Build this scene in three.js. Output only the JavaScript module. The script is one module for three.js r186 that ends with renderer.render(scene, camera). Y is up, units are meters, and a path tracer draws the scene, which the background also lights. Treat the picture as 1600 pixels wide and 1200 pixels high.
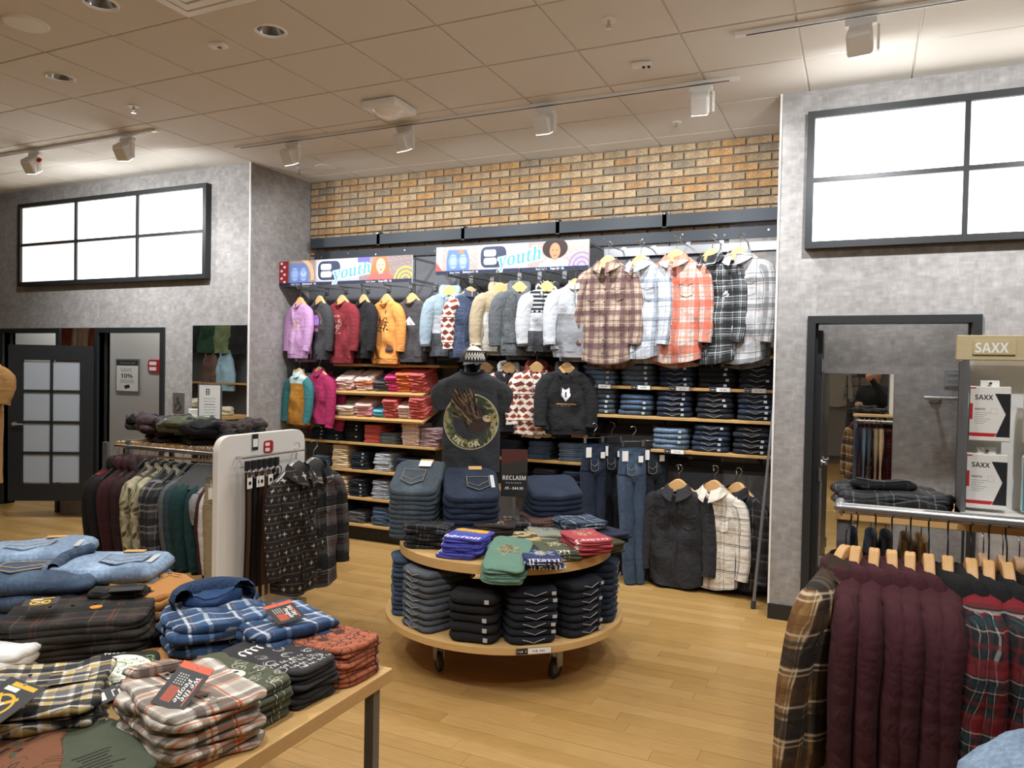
import * as THREE from 'three';
import { RoundedBoxGeometry } from 'three/addons/geometries/RoundedBoxGeometry.js';
import { mergeGeometries } from 'three/addons/utils/BufferGeometryUtils.js';
import { ImprovedNoise } from 'three/addons/math/ImprovedNoise.js';
import { MarchingCubes } from 'three/addons/objects/MarchingCubes.js';
import { RectAreaLightUniformsLib } from 'three/addons/lights/RectAreaLightUniformsLib.js';

// ---------------------------------------------------------------- camera, lights, exposure
const scene = new THREE.Scene();
const camera = new THREE.PerspectiveCamera(53.95, 4 / 3, 0.05, 60);
camera.rotation.order = 'YXZ';
camera.position.set(0, 1.695, 0);
camera.rotation.set(-0.0216, 0.4331, 0.0191);
const renderer = new THREE.WebGLRenderer();
renderer.toneMapping = THREE.LinearToneMapping;
renderer.toneMappingExposure = 1.0;
renderer.shadowMap.enabled = true;
RectAreaLightUniformsLib.init();
scene.background = new THREE.Color(0x000000);
const LIGHT = { track: 7.8, spill: .58, fore: 5.5, down: 3.8, room: 6, boxGlow: 1.3, boxRect: .5 };   // candela of the lamps, nits of the panels
const TRACK_COLOR = new THREE.Color(0.94, 0.97, 1.0), DOWN_COLOR = new THREE.Color(1.0, 0.94, 0.84);

// ---------------------------------------------------------------- the room's measures (metres)
const H = 3.59, ZB = -6.32, ZF = -5.46, XL = -5.29, XR = -0.54;

// ---------------------------------------------------------------- helpers
let seed = 12345;
const rnd = () => { seed = (seed * 1664525 + 1013904223) >>> 0; return seed / 4294967296; };
const rr = (a, b) => a + (b - a) * rnd();
const noise = new ImprovedNoise();
const N = (x, y, z = 0) => noise.noise(x, y, z);
const V = (x, y, z) => new THREE.Vector3(x, y, z);
const names = new Map();
function numbered(n) { const k = names.get(n) || 0; names.set(n, k + 1); return k ? n + '_' + String(k).padStart(3, '0') : n; }
function shade(o) { o.traverse((c) => { if (c.isMesh) { c.castShadow = true; c.receiveShadow = true; } }); return o; }
function thing(name, label, category, pos = [0, 0, 0], turn = 0, group) {
  const o = new THREE.Group(); o.name = numbered(name); scene.add(o);
  o.position.set(...pos); o.rotation.y = turn; o.userData = { label, category };
  if (group) o.userData.group = group;
  return o;
}
function part(name, geo, mat, parent, pos, rot) {
  const m = new THREE.Mesh(geo, mat); m.name = name; m.castShadow = m.receiveShadow = true;
  if (pos) m.position.set(...pos);
  if (rot) m.rotation.set(...rot);
  parent.add(m); return m;
}
function single(name, geo, mat, label, category, pos, turn = 0, group) {
  const m = part(numbered(name), geo, mat, scene, pos); m.rotation.y = turn; m.userData = { label, category };
  if (group) m.userData.group = group;
  return m;
}
function struct(name, geo, mat, pos, rot) { const m = part(name, geo, mat, scene, pos, rot); m.userData = { kind: 'structure' }; return m; }
function structGroup(name, pos = [0, 0, 0]) { const g = new THREE.Group(); g.name = name; g.position.set(...pos); g.userData = { kind: 'structure' }; scene.add(g); return g; }
function meterUV(g) {   // uv in metres, box-wise
  const p = g.attributes.position, n = g.attributes.normal, uv = new Float32Array(p.count * 2);
  for (let i = 0; i < p.count; i++) {
    const ax = Math.abs(n.getX(i)), ay = Math.abs(n.getY(i)), az = Math.abs(n.getZ(i));
    const [u, v] = ay >= ax && ay >= az ? [p.getX(i), -p.getZ(i)] : ax >= az ? [p.getZ(i), p.getY(i)] : [p.getX(i), p.getY(i)];
    uv[2 * i] = u; uv[2 * i + 1] = v;
  }
  g.setAttribute('uv', new THREE.BufferAttribute(uv, 2)); return g;
}
const box = (w, h, d, x = 0, y = 0, z = 0) => meterUV(new THREE.BoxGeometry(w, h, d)).translate(x, y, z);
const rbox = (w, h, d, r, x = 0, y = 0, z = 0, s = 2) => meterUV(new RoundedBoxGeometry(w, h, d, s, r)).translate(x, y, z);
const cyl = (r1, r2, h, seg = 20, x = 0, y = 0, z = 0) => new THREE.CylinderGeometry(r1, r2, h, seg).translate(x, y, z);
const tube = (pts, r, seg = 16, rad = 8, closed = false) => new THREE.TubeGeometry(new THREE.CatmullRomCurve3(pts.map((p) => V(...p)), closed, 'catmullrom', 0.3), seg, r, rad, closed);
const bar = (a, b, r, rad = 10) => { const A = V(...a), B = V(...b), d = B.clone().sub(A), g = new THREE.CylinderGeometry(r, r, d.length(), rad); g.applyQuaternion(new THREE.Quaternion().setFromUnitVectors(V(0, 1, 0), d.clone().normalize())); g.translate(...A.add(B).multiplyScalar(0.5).toArray()); return g; };
const plate = (w, h, r, d) => { const s = new THREE.Shape(), a = w / 2, b = h / 2; s.moveTo(-a + r, -b); s.lineTo(a - r, -b); s.quadraticCurveTo(a, -b, a, -b + r); s.lineTo(a, b - r); s.quadraticCurveTo(a, b, a - r, b); s.lineTo(-a + r, b); s.quadraticCurveTo(-a, b, -a, b - r); s.lineTo(-a, -b + r); s.quadraticCurveTo(-a, -b, -a + r, -b); return new THREE.ExtrudeGeometry(s, { depth: d, bevelEnabled: false, curveSegments: 8 }); };
const merge = (a) => mergeGeometries(a.map((g) => { const c = g.index ? g.toNonIndexed() : g; for (const k of Object.keys(c.attributes)) if (!['position', 'normal', 'uv'].includes(k)) c.deleteAttribute(k); return c; }));
function gridGeo(nu, nv, f, close = false) {   // f(u,v) -> [x,y,z,s,t]
  const pos = [], uv = [], idx = [];
  for (let j = 0; j <= nv; j++) for (let i = 0; i <= nu; i++) { const q = f(i / nu, j / nv); pos.push(q[0], q[1], q[2]); uv.push(q[3] ?? i / nu, q[4] ?? j / nv); }
  for (let j = 0; j < nv; j++) for (let i = 0; i < nu; i++) { const a = j * (nu + 1) + i, b = a + 1, c = a + nu + 1, d = c + 1; idx.push(a, c, b, b, c, d); }
  const g = new THREE.BufferGeometry();
  g.setAttribute('position', new THREE.Float32BufferAttribute(pos, 3)); g.setAttribute('uv', new THREE.Float32BufferAttribute(uv, 2)); g.setIndex(idx); g.computeVertexNormals();
  if (close) {   // smooth the seam between u = 0 and u = 1
    const n = g.attributes.normal;
    for (let j = 0; j <= nv; j++) { const a = j * (nu + 1), b = a + nu, v = V(n.getX(a) + n.getX(b), n.getY(a) + n.getY(b), n.getZ(a) + n.getZ(b)).normalize(); n.setXYZ(a, v.x, v.y, v.z); n.setXYZ(b, v.x, v.y, v.z); }
  }
  return g;
}
// ---------------------------------------------------------------- textures
function canvas(w, h, draw) { const c = document.createElement('canvas'); c.width = w; c.height = h; draw(c.getContext('2d'), w, h); return c; }
function tex(c, rx = 1, ry = 1, ox = 0, oy = 0, wrap = true) { const t = new THREE.CanvasTexture(c); t.colorSpace = THREE.SRGBColorSpace; t.wrapS = t.wrapT = wrap ? THREE.RepeatWrapping : THREE.ClampToEdgeWrapping; t.repeat.set(rx, ry); t.offset.set(ox, oy); return t; }
function dataTex(n, f, rx, ry, srgb = true) {
  const d = new Uint8Array(n * n * 4);
  for (let y = 0; y < n; y++) for (let x = 0; x < n; x++) { const c = f(x / n, y / n, x, y); for (let k = 0; k < 3; k++) d[(y * n + x) * 4 + k] = Math.max(0, Math.min(255, Array.isArray(c) ? c[k] : c)); d[(y * n + x) * 4 + 3] = 255; }
  const t = new THREE.DataTexture(d, n, n); t.wrapS = t.wrapT = THREE.RepeatWrapping; t.magFilter = THREE.LinearFilter; t.minFilter = THREE.LinearFilter; t.repeat.set(rx, ry); if (srgb) t.colorSpace = THREE.SRGBColorSpace; t.needsUpdate = true; return t;
}
const hex = (h) => [h >> 16 & 255, h >> 8 & 255, h & 255];
const css = (h) => '#' + h.toString(16).padStart(6, '0');
// tiling value noise
function tnoise(n, seedv) { const s = seed; seed = seedv; const a = Float32Array.from({ length: n * n }, rnd); seed = s; return (u, v) => { const x = u * n, y = v * n, i = Math.floor(x), j = Math.floor(y), fx = x - i, fy = y - j, q = (p, r) => a[((r % n + n) % n) * n + (p % n + n) % n], sx = fx * fx * (3 - 2 * fx), sy = fy * fy * (3 - 2 * fy); return (q(i, j) * (1 - sx) + q(i + 1, j) * sx) * (1 - sy) + (q(i, j + 1) * (1 - sx) + q(i + 1, j + 1) * sx) * sy; }; }
const n8 = tnoise(8, 1), n16 = tnoise(16, 2), n32 = tnoise(32, 3), n64 = tnoise(64, 4), n128 = tnoise(128, 5), n256 = tnoise(256, 6);
const std = (o) => new THREE.MeshStandardMaterial({ roughness: 0.8, ...o });

// wall covering: mottled grey linen print
const wallTex = dataTex(512, (u, v) => { const m = (n16(u, v) - .5) * 10 + (n32(u, v) - .5) * 16 + (n64(u * .5, v) - .5) * 14 + (n128(u, v * .25) - .5) * 9 + (n128(u * .25, v) - .5) * 9 + (n256(u, v) - .5) * 8; return [150 + m, 146 + m, 143 + m]; }, 0.8, 0.8);
const M = {
  wall: std({ map: wallTex, roughness: 0.75 }),
  wallInner: std({ color: 0xb4b1ab, roughness: 0.9 }),
  tile: std({ color: 0xdedad2, roughness: 0.95 }),
  grid: std({ color: 0xe4e0d8, roughness: 0.6 }),
  white: std({ color: 0xe9e6e0, roughness: 0.45 }),
  plastic: std({ color: 0xf0efeb, roughness: 0.4 }),
  black: std({ color: 0x17181a, roughness: 0.5 }),
  frame: std({ color: 0x1f2123, roughness: 0.45 }),
  steelDark: std({ color: 0x3b4046, roughness: 0.5, metalness: 0.3 }),
  slate: std({ color: 0x66686c, roughness: 0.7 }),
  chrome: std({ color: 0xc8c9cb, roughness: 0.18, metalness: 1 }),
  alu: std({ color: 0xa9abad, roughness: 0.35, metalness: 0.9 }),
  grey: std({ color: 0x6e7174, roughness: 0.45, metalness: 0.4 }),
  mirror: std({ color: 0xe6eae8, roughness: 0.0, metalness: 1 }),
  frost: std({ color: 0x9aa0a6, roughness: 0.35 }),
  mortar: std({ color: 0x857c70, roughness: 0.95 }),
  rubber: std({ color: 0x2a2a2b, roughness: 0.7 }),
  red: std({ color: 0xb01520, roughness: 0.5 }),
  mannequin: std({ color: 0xf1efea, roughness: 0.4 }),
};
function woodTex(base, dark, seedv, rx, ry) { const a = tnoise(32, seedv), b = tnoise(128, seedv + 1); const B = hex(base), D = hex(dark); return dataTex(256, (u, v) => { const g = .55 * a(u * .12, v) + .45 * b(u * .06, v), s = Math.pow(Math.abs(Math.sin((g * 5 + v * 3) * 3.1)), 1.5) * .45 + (b(u * .3, v) - .5) * .3 + .1; return [0, 1, 2].map((k) => B[k] + (D[k] - B[k]) * Math.max(0, Math.min(1, s))); }, rx, ry); }
M.wood = std({ map: woodTex(0xd9b47c, 0xc59a5e, 21, 1, 4), roughness: 0.45 });
M.shelfWood = std({ map: woodTex(0xc9a26a, 0xb0884f, 31, 1, 4), roughness: 0.5 });
M.hangerWood = std({ map: woodTex(0xe0b47e, 0xcf9c62, 41, 2, 8), roughness: 0.4 });
M.paleWood = std({ map: woodTex(0xcfc09a, 0xb9a77c, 51, 1, 5), roughness: 0.5 });
const plankTex = [woodTex(0xffffff, 0xb89c6c, 60, 0.5, 9), woodTex(0xffffff, 0xc4ab80, 66, 0.5, 9)];
const plankMats = [0xbd9c66, 0xb79660, 0xc2a16c, 0xb2915a, 0xba9962, 0xc0a06b].map((c, i) => std({ color: c, map: plankTex[i % 2], roughness: 0.36 }));
// ================================================================ structure
// floor: strip planks along x
{
  const floor = structGroup('floor');
  part('subfloor', box(26, 0.1, 18, -5, -0.056, 0), M.mortar, floor);
  const W = 0.1, near = [], far = plankMats.map(() => []);
  const cand = [];
  for (let r = 0; r < 92; r++) {
    const z = -6.3 + (r + .5) * W; let x = -13 + rr(-1, 0);
    while (x < 5.5) { const L = rr(.75, 1.25), cx = x + L / 2; const m = Math.floor(rnd() * 6), t = rr(-.0006, .0006); cand.push({ cx, z, L, m, t }); x += L; }
  }
  for (const c of cand) { const d = V(c.cx + 1.2, 0, c.z + 3.6); c.d = (c.cx > -5.2 && c.cx < 0.2 && c.z < -1.6) ? Math.hypot(d.x, d.z) : 99; }
  cand.sort((a, b) => a.d - b.d);
  const shared = new Map();
  cand.forEach((c, i) => {
    if (i < 300) {
      const key = i % 16; if (!shared.has(key)) { const b = box(1, .006, W - .0012), uv = b.attributes.uv; for (let k = 0; k < uv.count; k++) uv.setXY(k, uv.getX(k) + key * .37, uv.getY(k) + key * .113); shared.set(key, b); }
      const m = part('plank', shared.get(key), plankMats[c.m], floor, [c.cx, -.003 + c.t, c.z]); m.scale.x = c.L - .0012;
    } else { const b = box(c.L - .0012, .006, W - .0012, c.cx, -.003 + c.t, c.z), uv = b.attributes.uv; for (let k = 0; k < uv.count; k++) uv.setXY(k, c.cx + (uv.getX(k) - c.cx) + (i % 7) * .3, uv.getY(k) + (i % 13) * .117); far[c.m].push(b); }
  });
  far.forEach((g, i) => { const m = part('planks_beyond', merge(g), plankMats[i], floor); m.userData.kind = 'stuff'; });
}
const DOWN = [[-3.11, -3.352], [-4.94, -3.352], [-3.72, -2.743], [-1.28, -3.352], [.55, -3.352], [-1.28, -1.524], [-3.11, -1.524], [.55, -1.524], [-4.94, -.914], [-1.28, .305], [.55, .305], [-3.11, .305], [-6.77, -2.133], [-8.6, -3.352], [-6.77, .305], [-10.43, -1.524], [-8.6, 1.524]];
// ceiling: square lay-in tiles in a narrow grid
{
  const c = structGroup('ceiling'), S = 0.6096, x0 = -2.195, z0 = -4.267;
  part('slab', box(26, .1, 18, -5, H + .25, 0), M.tile, c);
  const hole = new THREE.Shape(); hole.moveTo(-.2993, -.2993); hole.lineTo(.2993, -.2993); hole.lineTo(.2993, .2993); hole.lineTo(-.2993, .2993); hole.closePath(); hole.holes.push(new THREE.Path().absarc(0, 0, .083, 0, Math.PI * 2));
  const holed = meterUV(new THREE.ExtrudeGeometry(hole, { depth: .016, bevelEnabled: false, curveSegments: 24 }).rotateX(Math.PI / 2).translate(0, .008, 0));
  const tg = rbox(S - .011, .016, S - .011, .004, 0, 0, 0, 1), rest = [];
  for (let i = -17; i < 13; i++) for (let k = -4; k < 21; k++) {
    const x = x0 + (i + .5) * S, z = z0 + (k + .5) * S;
    const lit = DOWN.some(([a, b]) => Math.abs(a - x) < .1 && Math.abs(b - z) < .1);
    if (lit) part('ceiling_tile', holed, M.tile, c, [x, H + .008, z]);
    else if (i >= -11 && i < 5 && k >= -4 && k < 6) part('ceiling_tile', tg, M.tile, c, [x, H + .008, z]); else rest.push(tg.clone().translate(x, H + .008, z));
  }
  const far = part('tiles_beyond', merge(rest), M.tile, c); far.userData.kind = 'stuff';
  for (let i = -17; i < 14; i++) part('grid_runner', box(.024, .012, 16, x0 + i * S, H + .016, 1.6), M.grid, c);
  for (let k = -4; k < 22; k++) part('grid_runner', box(19, .012, .024, -3.5, H + .0158, z0 + k * S), M.grid, c);
}
// walls
const T = 0.12;
function wallWithHoles(name, x0, x1, z, holes, mat) {   // boxes around door openings in a wall that faces +z
  const g = []; let x = x0;
  for (const [a, b, top] of holes) { g.push(box(a - x, H, T, (a + x) / 2, H / 2, 0)); g.push(box(b - a, H - top, T, (a + b) / 2, (H + top) / 2, 0)); x = b; }
  g.push(box(x1 - x, H, T, (x1 + x) / 2, H / 2, 0));
  return struct(name, merge(g), mat, [0, 0, z - T / 2]);
}
wallWithHoles('wall_left', -14, XL, ZF, [[-9.0, -8.06, 2.0], [-7.38, -6.45, 2.0]], M.wall);
wallWithHoles('wall_right', XR, 5, ZF, [[-.285, .62, 2.035]], M.wall);
struct('wall_alcove_left', box(T, H, ZF - ZB - .12), M.wall, [XL - T / 2, H / 2, (ZF + ZB) / 2 - .06]);
struct('wall_alcove_right', box(T, H, ZF - ZB - .12), M.wall, [XR + T / 2, H / 2, (ZF + ZB) / 2 - .06]);
struct('trim_1', box(.012, H, .012), M.white, [XL + .001, H / 2, ZF + .001]);
struct('trim_2', box(.012, H, .012), M.white, [XR - .001, H / 2, ZF + .001]);
struct('wall_rear', box(19.2, H, T), M.wallInner, [-4.5, H / 2, 4.6]);
struct('wall_far_right', box(T, H, 10.2), M.wallInner, [5, H / 2, -.5]);
struct('wall_far_left', box(T, H, 10.2), M.wallInner, [-14, H / 2, -.5]);
// baseboards
struct('baseboard_right', box(.24, .105, .012), M.frame, [-.425, .0525, ZF + .007]);
struct('baseboard_left', box(1.13, .105, .012), M.frame, [-5.86, .0525, ZF + .007]);
// fitting rooms behind the openings
struct('wall_fitting_right', box(3.2, 3.0, .1), M.wall, [.6, 1.5, -6.35]);
struct('wall_fitting_right_side', box(.1, 3.0, .8), M.wall, [2.2, 1.5, -5.95]);
struct('wall_fitting_right_near', box(.06, 3.0, .7), M.wall, [-.47, 1.5, -5.95]);
struct('ceiling_fitting_right', box(2.7, .06, .85), M.tile, [.9, 3.0, -5.97]);
struct('wall_fitting_left', box(6.4, 3.0, .1), M.wallInner, [-8.6, 1.5, -6.6]);
struct('wall_fitting_left_side', box(.1, 3.0, 1.0), M.wallInner, [-5.75, 1.5, -6.08]);
struct('wall_fitting_left_end', box(.1, 3.0, 1.0), M.wallInner, [-11.6, 1.5, -6.08]);
struct('ceiling_fitting_left', box(5.9, .06, 1.0), M.tile, [-8.65, 3.0, -6.08]);
// back wall: lower panelling with upright slots, bricks above
{
  const w = structGroup('wall_back', [0, 0, ZB]);
  part('backing', box(XR - XL + .2, H, .1, (XL + XR) / 2, H / 2, -.07), M.mortar, w);
  const xs = [-5.29, -4.62, -3.99, -3.36, -2.73, -2.1, -1.49, -.88, -.54];
  for (let i = 0; i + 1 < xs.length; i++) part('wall_panel', box(xs[i + 1] - xs[i] - .012, 2.78, .02, (xs[i] + xs[i + 1]) / 2, 1.39, -.01), M.slate, w);
  part('slot_strip', box(XR - XL, 2.78, .006, (XL + XR) / 2, 1.39, -.018), M.black, w);
  const brickTex = [0, 1, 2].map((k) => dataTex(128, (u, v) => { const m = (n16(u, v) - .5) * 46 + (n64(u, v) - .5) * 44 + (n128(u, v) - .5) * 24; const hot = Math.max(0, n8(u * .5, v) - .5) * 60; const c = [[190, 168, 138], [198, 180, 153], [184, 171, 152]][k]; return c.map((q, j) => q + m * (j == 2 ? .8 : 1) + (k === 0 ? hot * [.6, -.4, -1.2][j] : 0)); }, 3, 3));
  const mats = [0xf2ece2, 0xe0d6c8, 0xeed8bc, 0xd6d2ca, 0xe8c8a0, 0xcbc4b8, 0xe0cbb0].map((c, i) => std({ color: c, map: brickTex[i % 3], roughness: .95 }));
  const variants = [0, 1, 2, 3].map((k) => { const g = rbox(.187, .056, .03, .006, 0, 0, 0, 2), p = g.attributes.position; for (let i = 0; i < p.count; i++) { const x = p.getX(i), y = p.getY(i), z = p.getZ(i); p.setXYZ(i, x + N(x * 20 + k * 9, y * 30, z * 30) * .006, y + N(x * 25, y * 30 + k * 7, z * 30 + 4) * .004, z + N(x * 18 + k, y * 25, 3) * .004); } g.computeVertexNormals(); return g; });
  const rows = 12, ph = .0695;
  for (let r = 0; r < rows; r++) {
    const y = H - .036 - r * ph; let x = XL + (r % 2 ? -.1 : 0) + .004;
    while (x < XR - .01) {
      const a = Math.max(x, XL), b = Math.min(x + .2, XR);
      if (b - a > .03) { const m = part('brick', variants[Math.floor(rnd() * 4)], mats[Math.floor(rnd() * 7)], w, [(a + b) / 2, y, -.012 + rr(-.003, .003)]); m.scale.x = (b - a - .012) / .187; m.userData = {}; }
      x += .2;
    }
  }
}
// light boxes
function lightBox(n, x0, x1, y0, y1, cols, warmCols, label) {
  const g = thing('light_box', label, 'light box', [(x0 + x1) / 2, (y0 + y1) / 2, ZF]);
  const w = x1 - x0, h = y1 - y0, fr = .045;
  for (const s of [-1, 1]) { part('frame_rail', box(w, fr, .07, 0, s * (h - fr) / 2, .035), M.frame, g); part('frame_stile', box(fr, h - 2 * fr, .07, s * (w - fr) / 2, 0, .035), M.frame, g); }
  part('back_panel', box(w - .02, h - .02, .01, 0, 0, .006), M.white, g);
  for (let i = 1; i < cols; i++) part('mullion', box(.03, h - 2 * fr, .055, -w / 2 + fr / 2 + (w - fr) * i / cols, 0, .035), M.frame, g);
  part('mullion', box(w - 2 * fr, .028, .054, 0, 0, .035), M.frame, g);
  const pw = (w - fr) / cols, phh = (h - fr) / 2;
  for (let i = 0; i < cols; i++) for (let k = 0; k < 2; k++) {
    const warm = warmCols.includes(i);
    const e = new THREE.Color(1, warm ? .93 : .985, warm ? .8 : .955);
    part('diffuser_pane', box(pw - .028, phh - .026, .006, -w / 2 + fr / 2 + pw * (i + .5), (k ? 1 : -1) * phh / 2, .04), std({ color: 0xffffff, emissive: e, emissiveIntensity: LIGHT.boxGlow * (warm ? .74 : 1), roughness: .4 }), g);
  }
  const L = new THREE.RectAreaLight(0xfff4e6, LIGHT.boxRect, w - .1, h - .1); L.position.set(0, 0, .08); L.rotation.y = Math.PI; g.add(L);   // rect lights shine along their -z
  return g;
}
lightBox(1, -8.66, -5.785, 2.505, 3.425, 3, [0], 'large six-pane backlit panel in a black frame on the left grey wall');
lightBox(2, -.365, 2.37, 2.525, 3.43, 3, [1, 2], 'large backlit panel above the right fitting room doorway');
// door frames
function doorFrame(n, x0, x1, top, deep = T) {
  const g = structGroup('door_' + n, [0, 0, ZF]);
  for (const [a, b] of [[x0 - .05, x0], [x1, x1 + .05]]) part('jamb', box(b - a, top + .05, deep + .03, (a + b) / 2, (top + .05) / 2, -deep / 2 + .01), M.frame, g);
  part('head', box(x1 - x0, .05, deep + .03, (x0 + x1) / 2, top + .025, -deep / 2 + .01), M.frame, g);
  for (const [a, s] of [[x0, 1], [x1, -1]]) part('stop', box(.014, top, .03, a + s * .007, top / 2, -deep / 2 - .01), M.black, g);
  return g;
}
doorFrame(1, -9.0, -8.06, 1.985);
doorFrame(2, -7.38, -6.45, 1.985);
doorFrame(3, -.285, .62, 2.03);
// mirrors set on the left wall
for (const [x0, x1, y0, y1, lb] of [[-6.01, -5.3, .35, 2.05, 'tall wall mirror beside the alcove corner reflecting the shop'], [-8.0, -7.45, .2, 2.035, 'narrow wall mirror between the two left doorways']]) {
  const g = thing('wall_mirror', lb, 'mirror', [(x0 + x1) / 2, (y0 + y1) / 2, ZF]);
  part('glass', box(x1 - x0, y1 - y0, .006, 0, 0, .006), M.mirror, g);
  part('backing_board', box(x1 - x0 + .008, y1 - y0 + .008, .003, 0, 0, .0015), M.alu, g);
}
// track lighting
const trackHeadParts = (g) => {
  part('adapter', rbox(.15, .035, .04, .005, 0, -.03, 0), M.plastic, g);
  part('driver_box', rbox(.11, .06, .05, .006, 0, -.075, 0), M.plastic, g);
  part('yoke', box(.012, .13, .03, .085, -.13, .02), M.plastic, g);
};
function trackHead(x, z, aim, label, power = LIGHT.track) {
  const g = thing('track_light_head', label, 'spotlight', [x, H - .02, z], 0, 'track light heads');
  trackHeadParts(g);
  const head = new THREE.Group(); head.name = 'lamp_head'; head.position.set(0, -.17, .02); g.add(head);
  const d = V(...aim).sub(V(x, H - .19, z + .02)).normalize();
  head.quaternion.setFromUnitVectors(V(0, 0, -1), d);
  part('housing', rbox(.125, .1, .12, .018, 0, 0, .03), M.plastic, head);
  part('fins', merge([0, 1, 2, 3, 4, 5].map((i) => box(.1, .006, .02, 0, -.036 + i * .0145, .093))), M.plastic, head);
  part('lens', box(.1, .078, .004, 0, 0, -.031), std({ color: 0xffffff, emissive: TRACK_COLOR, emissiveIntensity: 2.5 }), head);
  for (const [angle, soft, share] of [[.85, .85, 1], [1.53, .3, LIGHT.spill]]) {   // the beam of the lens and the wide spill around it
    const s = new THREE.SpotLight(TRACK_COLOR, power * share, 0, angle, soft, 2); s.position.set(0, 0, -.05); s.target.position.set(0, 0, -1); s.castShadow = true; s.shadow.radius = 2; head.add(s, s.target);
  }
  return g;
}
function track(x0, x1, z, label) {
  const g = thing('light_track', label, 'light track', [(x0 + x1) / 2, H, z]);
  part('rail', box(x1 - x0, .02, .035, 0, -.01, 0), M.plastic, g);
  part('slot', box(x1 - x0 - .1, .002, .012, 0, -.021, 0), M.black, g);
  for (const s of [-1, 1]) part('end_cap', box(.02, .022, .037, s * (x1 - x0) / 2, -.01, 0), M.plastic, g);
}
track(-5.03, -.77, -5.02, 'long white light track in front of the brick alcove');
track(-8.9, -5.28, -4.4, 'white light track in front of the left light box');
track(-.68, 2.9, -4.38, 'white light track in front of the right light box');
trackHead(-4.4, -5.02, [-4.3, 1.2, -6.1], 'white track lamp nearest the left alcove corner, above the girls sign');
trackHead(-3.28, -5.02, [-3.1, 1.2, -6.1], 'white track lamp just below the square ceiling box');
trackHead(-2.1, -5.02, [-2.1, 1.2, -6.1], 'white track lamp above the boys sign');
trackHead(-1.0, -5.02, [-1.1, 1.2, -6.1], 'white track lamp above the hanging plaid shirts');
trackHead(-5.62, -4.4, [-5.9, 1.7, -5.6], 'white track lamp near the end of the left light track');
trackHead(-6.82, -4.4, [-7.1, 1.7, -5.6], 'white track lamp with a red tag at the left picture edge');
part('red_tag', new THREE.SphereGeometry(.03, 14, 10).scale(1, .7, .6).translate(.1, -.1, .03), M.red, scene.children[scene.children.length - 1]);
trackHead(-.05, -4.38, [.1, 1.9, -5.6], 'white track lamp in front of the right light box');
trackHead(1.3, -4.38, [1.3, 1.9, -5.6], 'white track lamp right of the frame over the right light box');
// recessed downlights
const ordinalWord = ['', '', '', 'first', 'second', 'third', 'fourth', 'fifth', 'sixth', 'seventh', 'eighth', 'ninth', 'tenth', 'eleventh', 'twelfth', 'thirteenth', 'fourteenth'];
function downlight(x, z, label, y = H, power = LIGHT.down) {
  const g = thing('recessed_downlight', label, 'downlight', [x, y, z], 0, 'recessed downlights');
  part('trim_ring', new THREE.TorusGeometry(.085, .009, 8, 32).rotateX(Math.PI / 2), M.white, g);
  part('reflector', new THREE.LatheGeometry([[.083, -.001], [.075, .012], [.06, .03], [.04, .045]].map(([a, b]) => new THREE.Vector2(a, b * 2)), 32), M.chrome, g);
  part('lamp', cyl(.04, .04, .006, 24, 0, .088, 0), std({ color: 0xffffff, emissive: DOWN_COLOR, emissiveIntensity: 1.6 }), g);
  const s = new THREE.SpotLight(DOWN_COLOR, power, 0, 1.0, .6, 2); s.position.set(0, -.012, 0); s.target.position.set(0, -1, 0); s.castShadow = true; s.shadow.radius = 2; g.add(s, s.target);
}

DOWN.forEach(([x, z], i) => downlight(x, z, ['round recessed downlight between the ceiling vent and the square ceiling box', 'round recessed downlight left, near the sprinkler', 'round recessed downlight at the top picture edge'][i] || `recessed downlight out of frame, ${ordinalWord[i]} of the hidden ceiling row`));
// small ceiling fittings
function sprinkler(x, z, label) {
  const g = thing('fire_sprinkler', label, 'sprinkler', [x, H, z], 0, 'ceiling sprinklers');
  part('escutcheon', cyl(.038, .042, .006, 24, 0, -.003, 0), M.white, g);
  part('stem', cyl(.008, .01, .03, 10, 0, -.02, 0), M.chrome, g);
  part('frame_arms', merge([bar([-.012, -.03, 0], [0, -.05, 0], .002, 6), bar([.012, -.03, 0], [0, -.05, 0], .002, 6)]), M.chrome, g);
  part('deflector', cyl(.018, .018, .002, 12, 0, -.052, 0), M.chrome, g);
}
sprinkler(-4.97, -3.94, 'small sprinkler head left, in front of the left light track');
sprinkler(-1.29, -3.95, 'small sprinkler head at the top centre of the ceiling');
sprinkler(-1.33, -5.78, 'small sprinkler head close to the bricks on the right');
sprinkler(-5.0, -5.8, 'small sprinkler head close to the left alcove corner');
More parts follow.
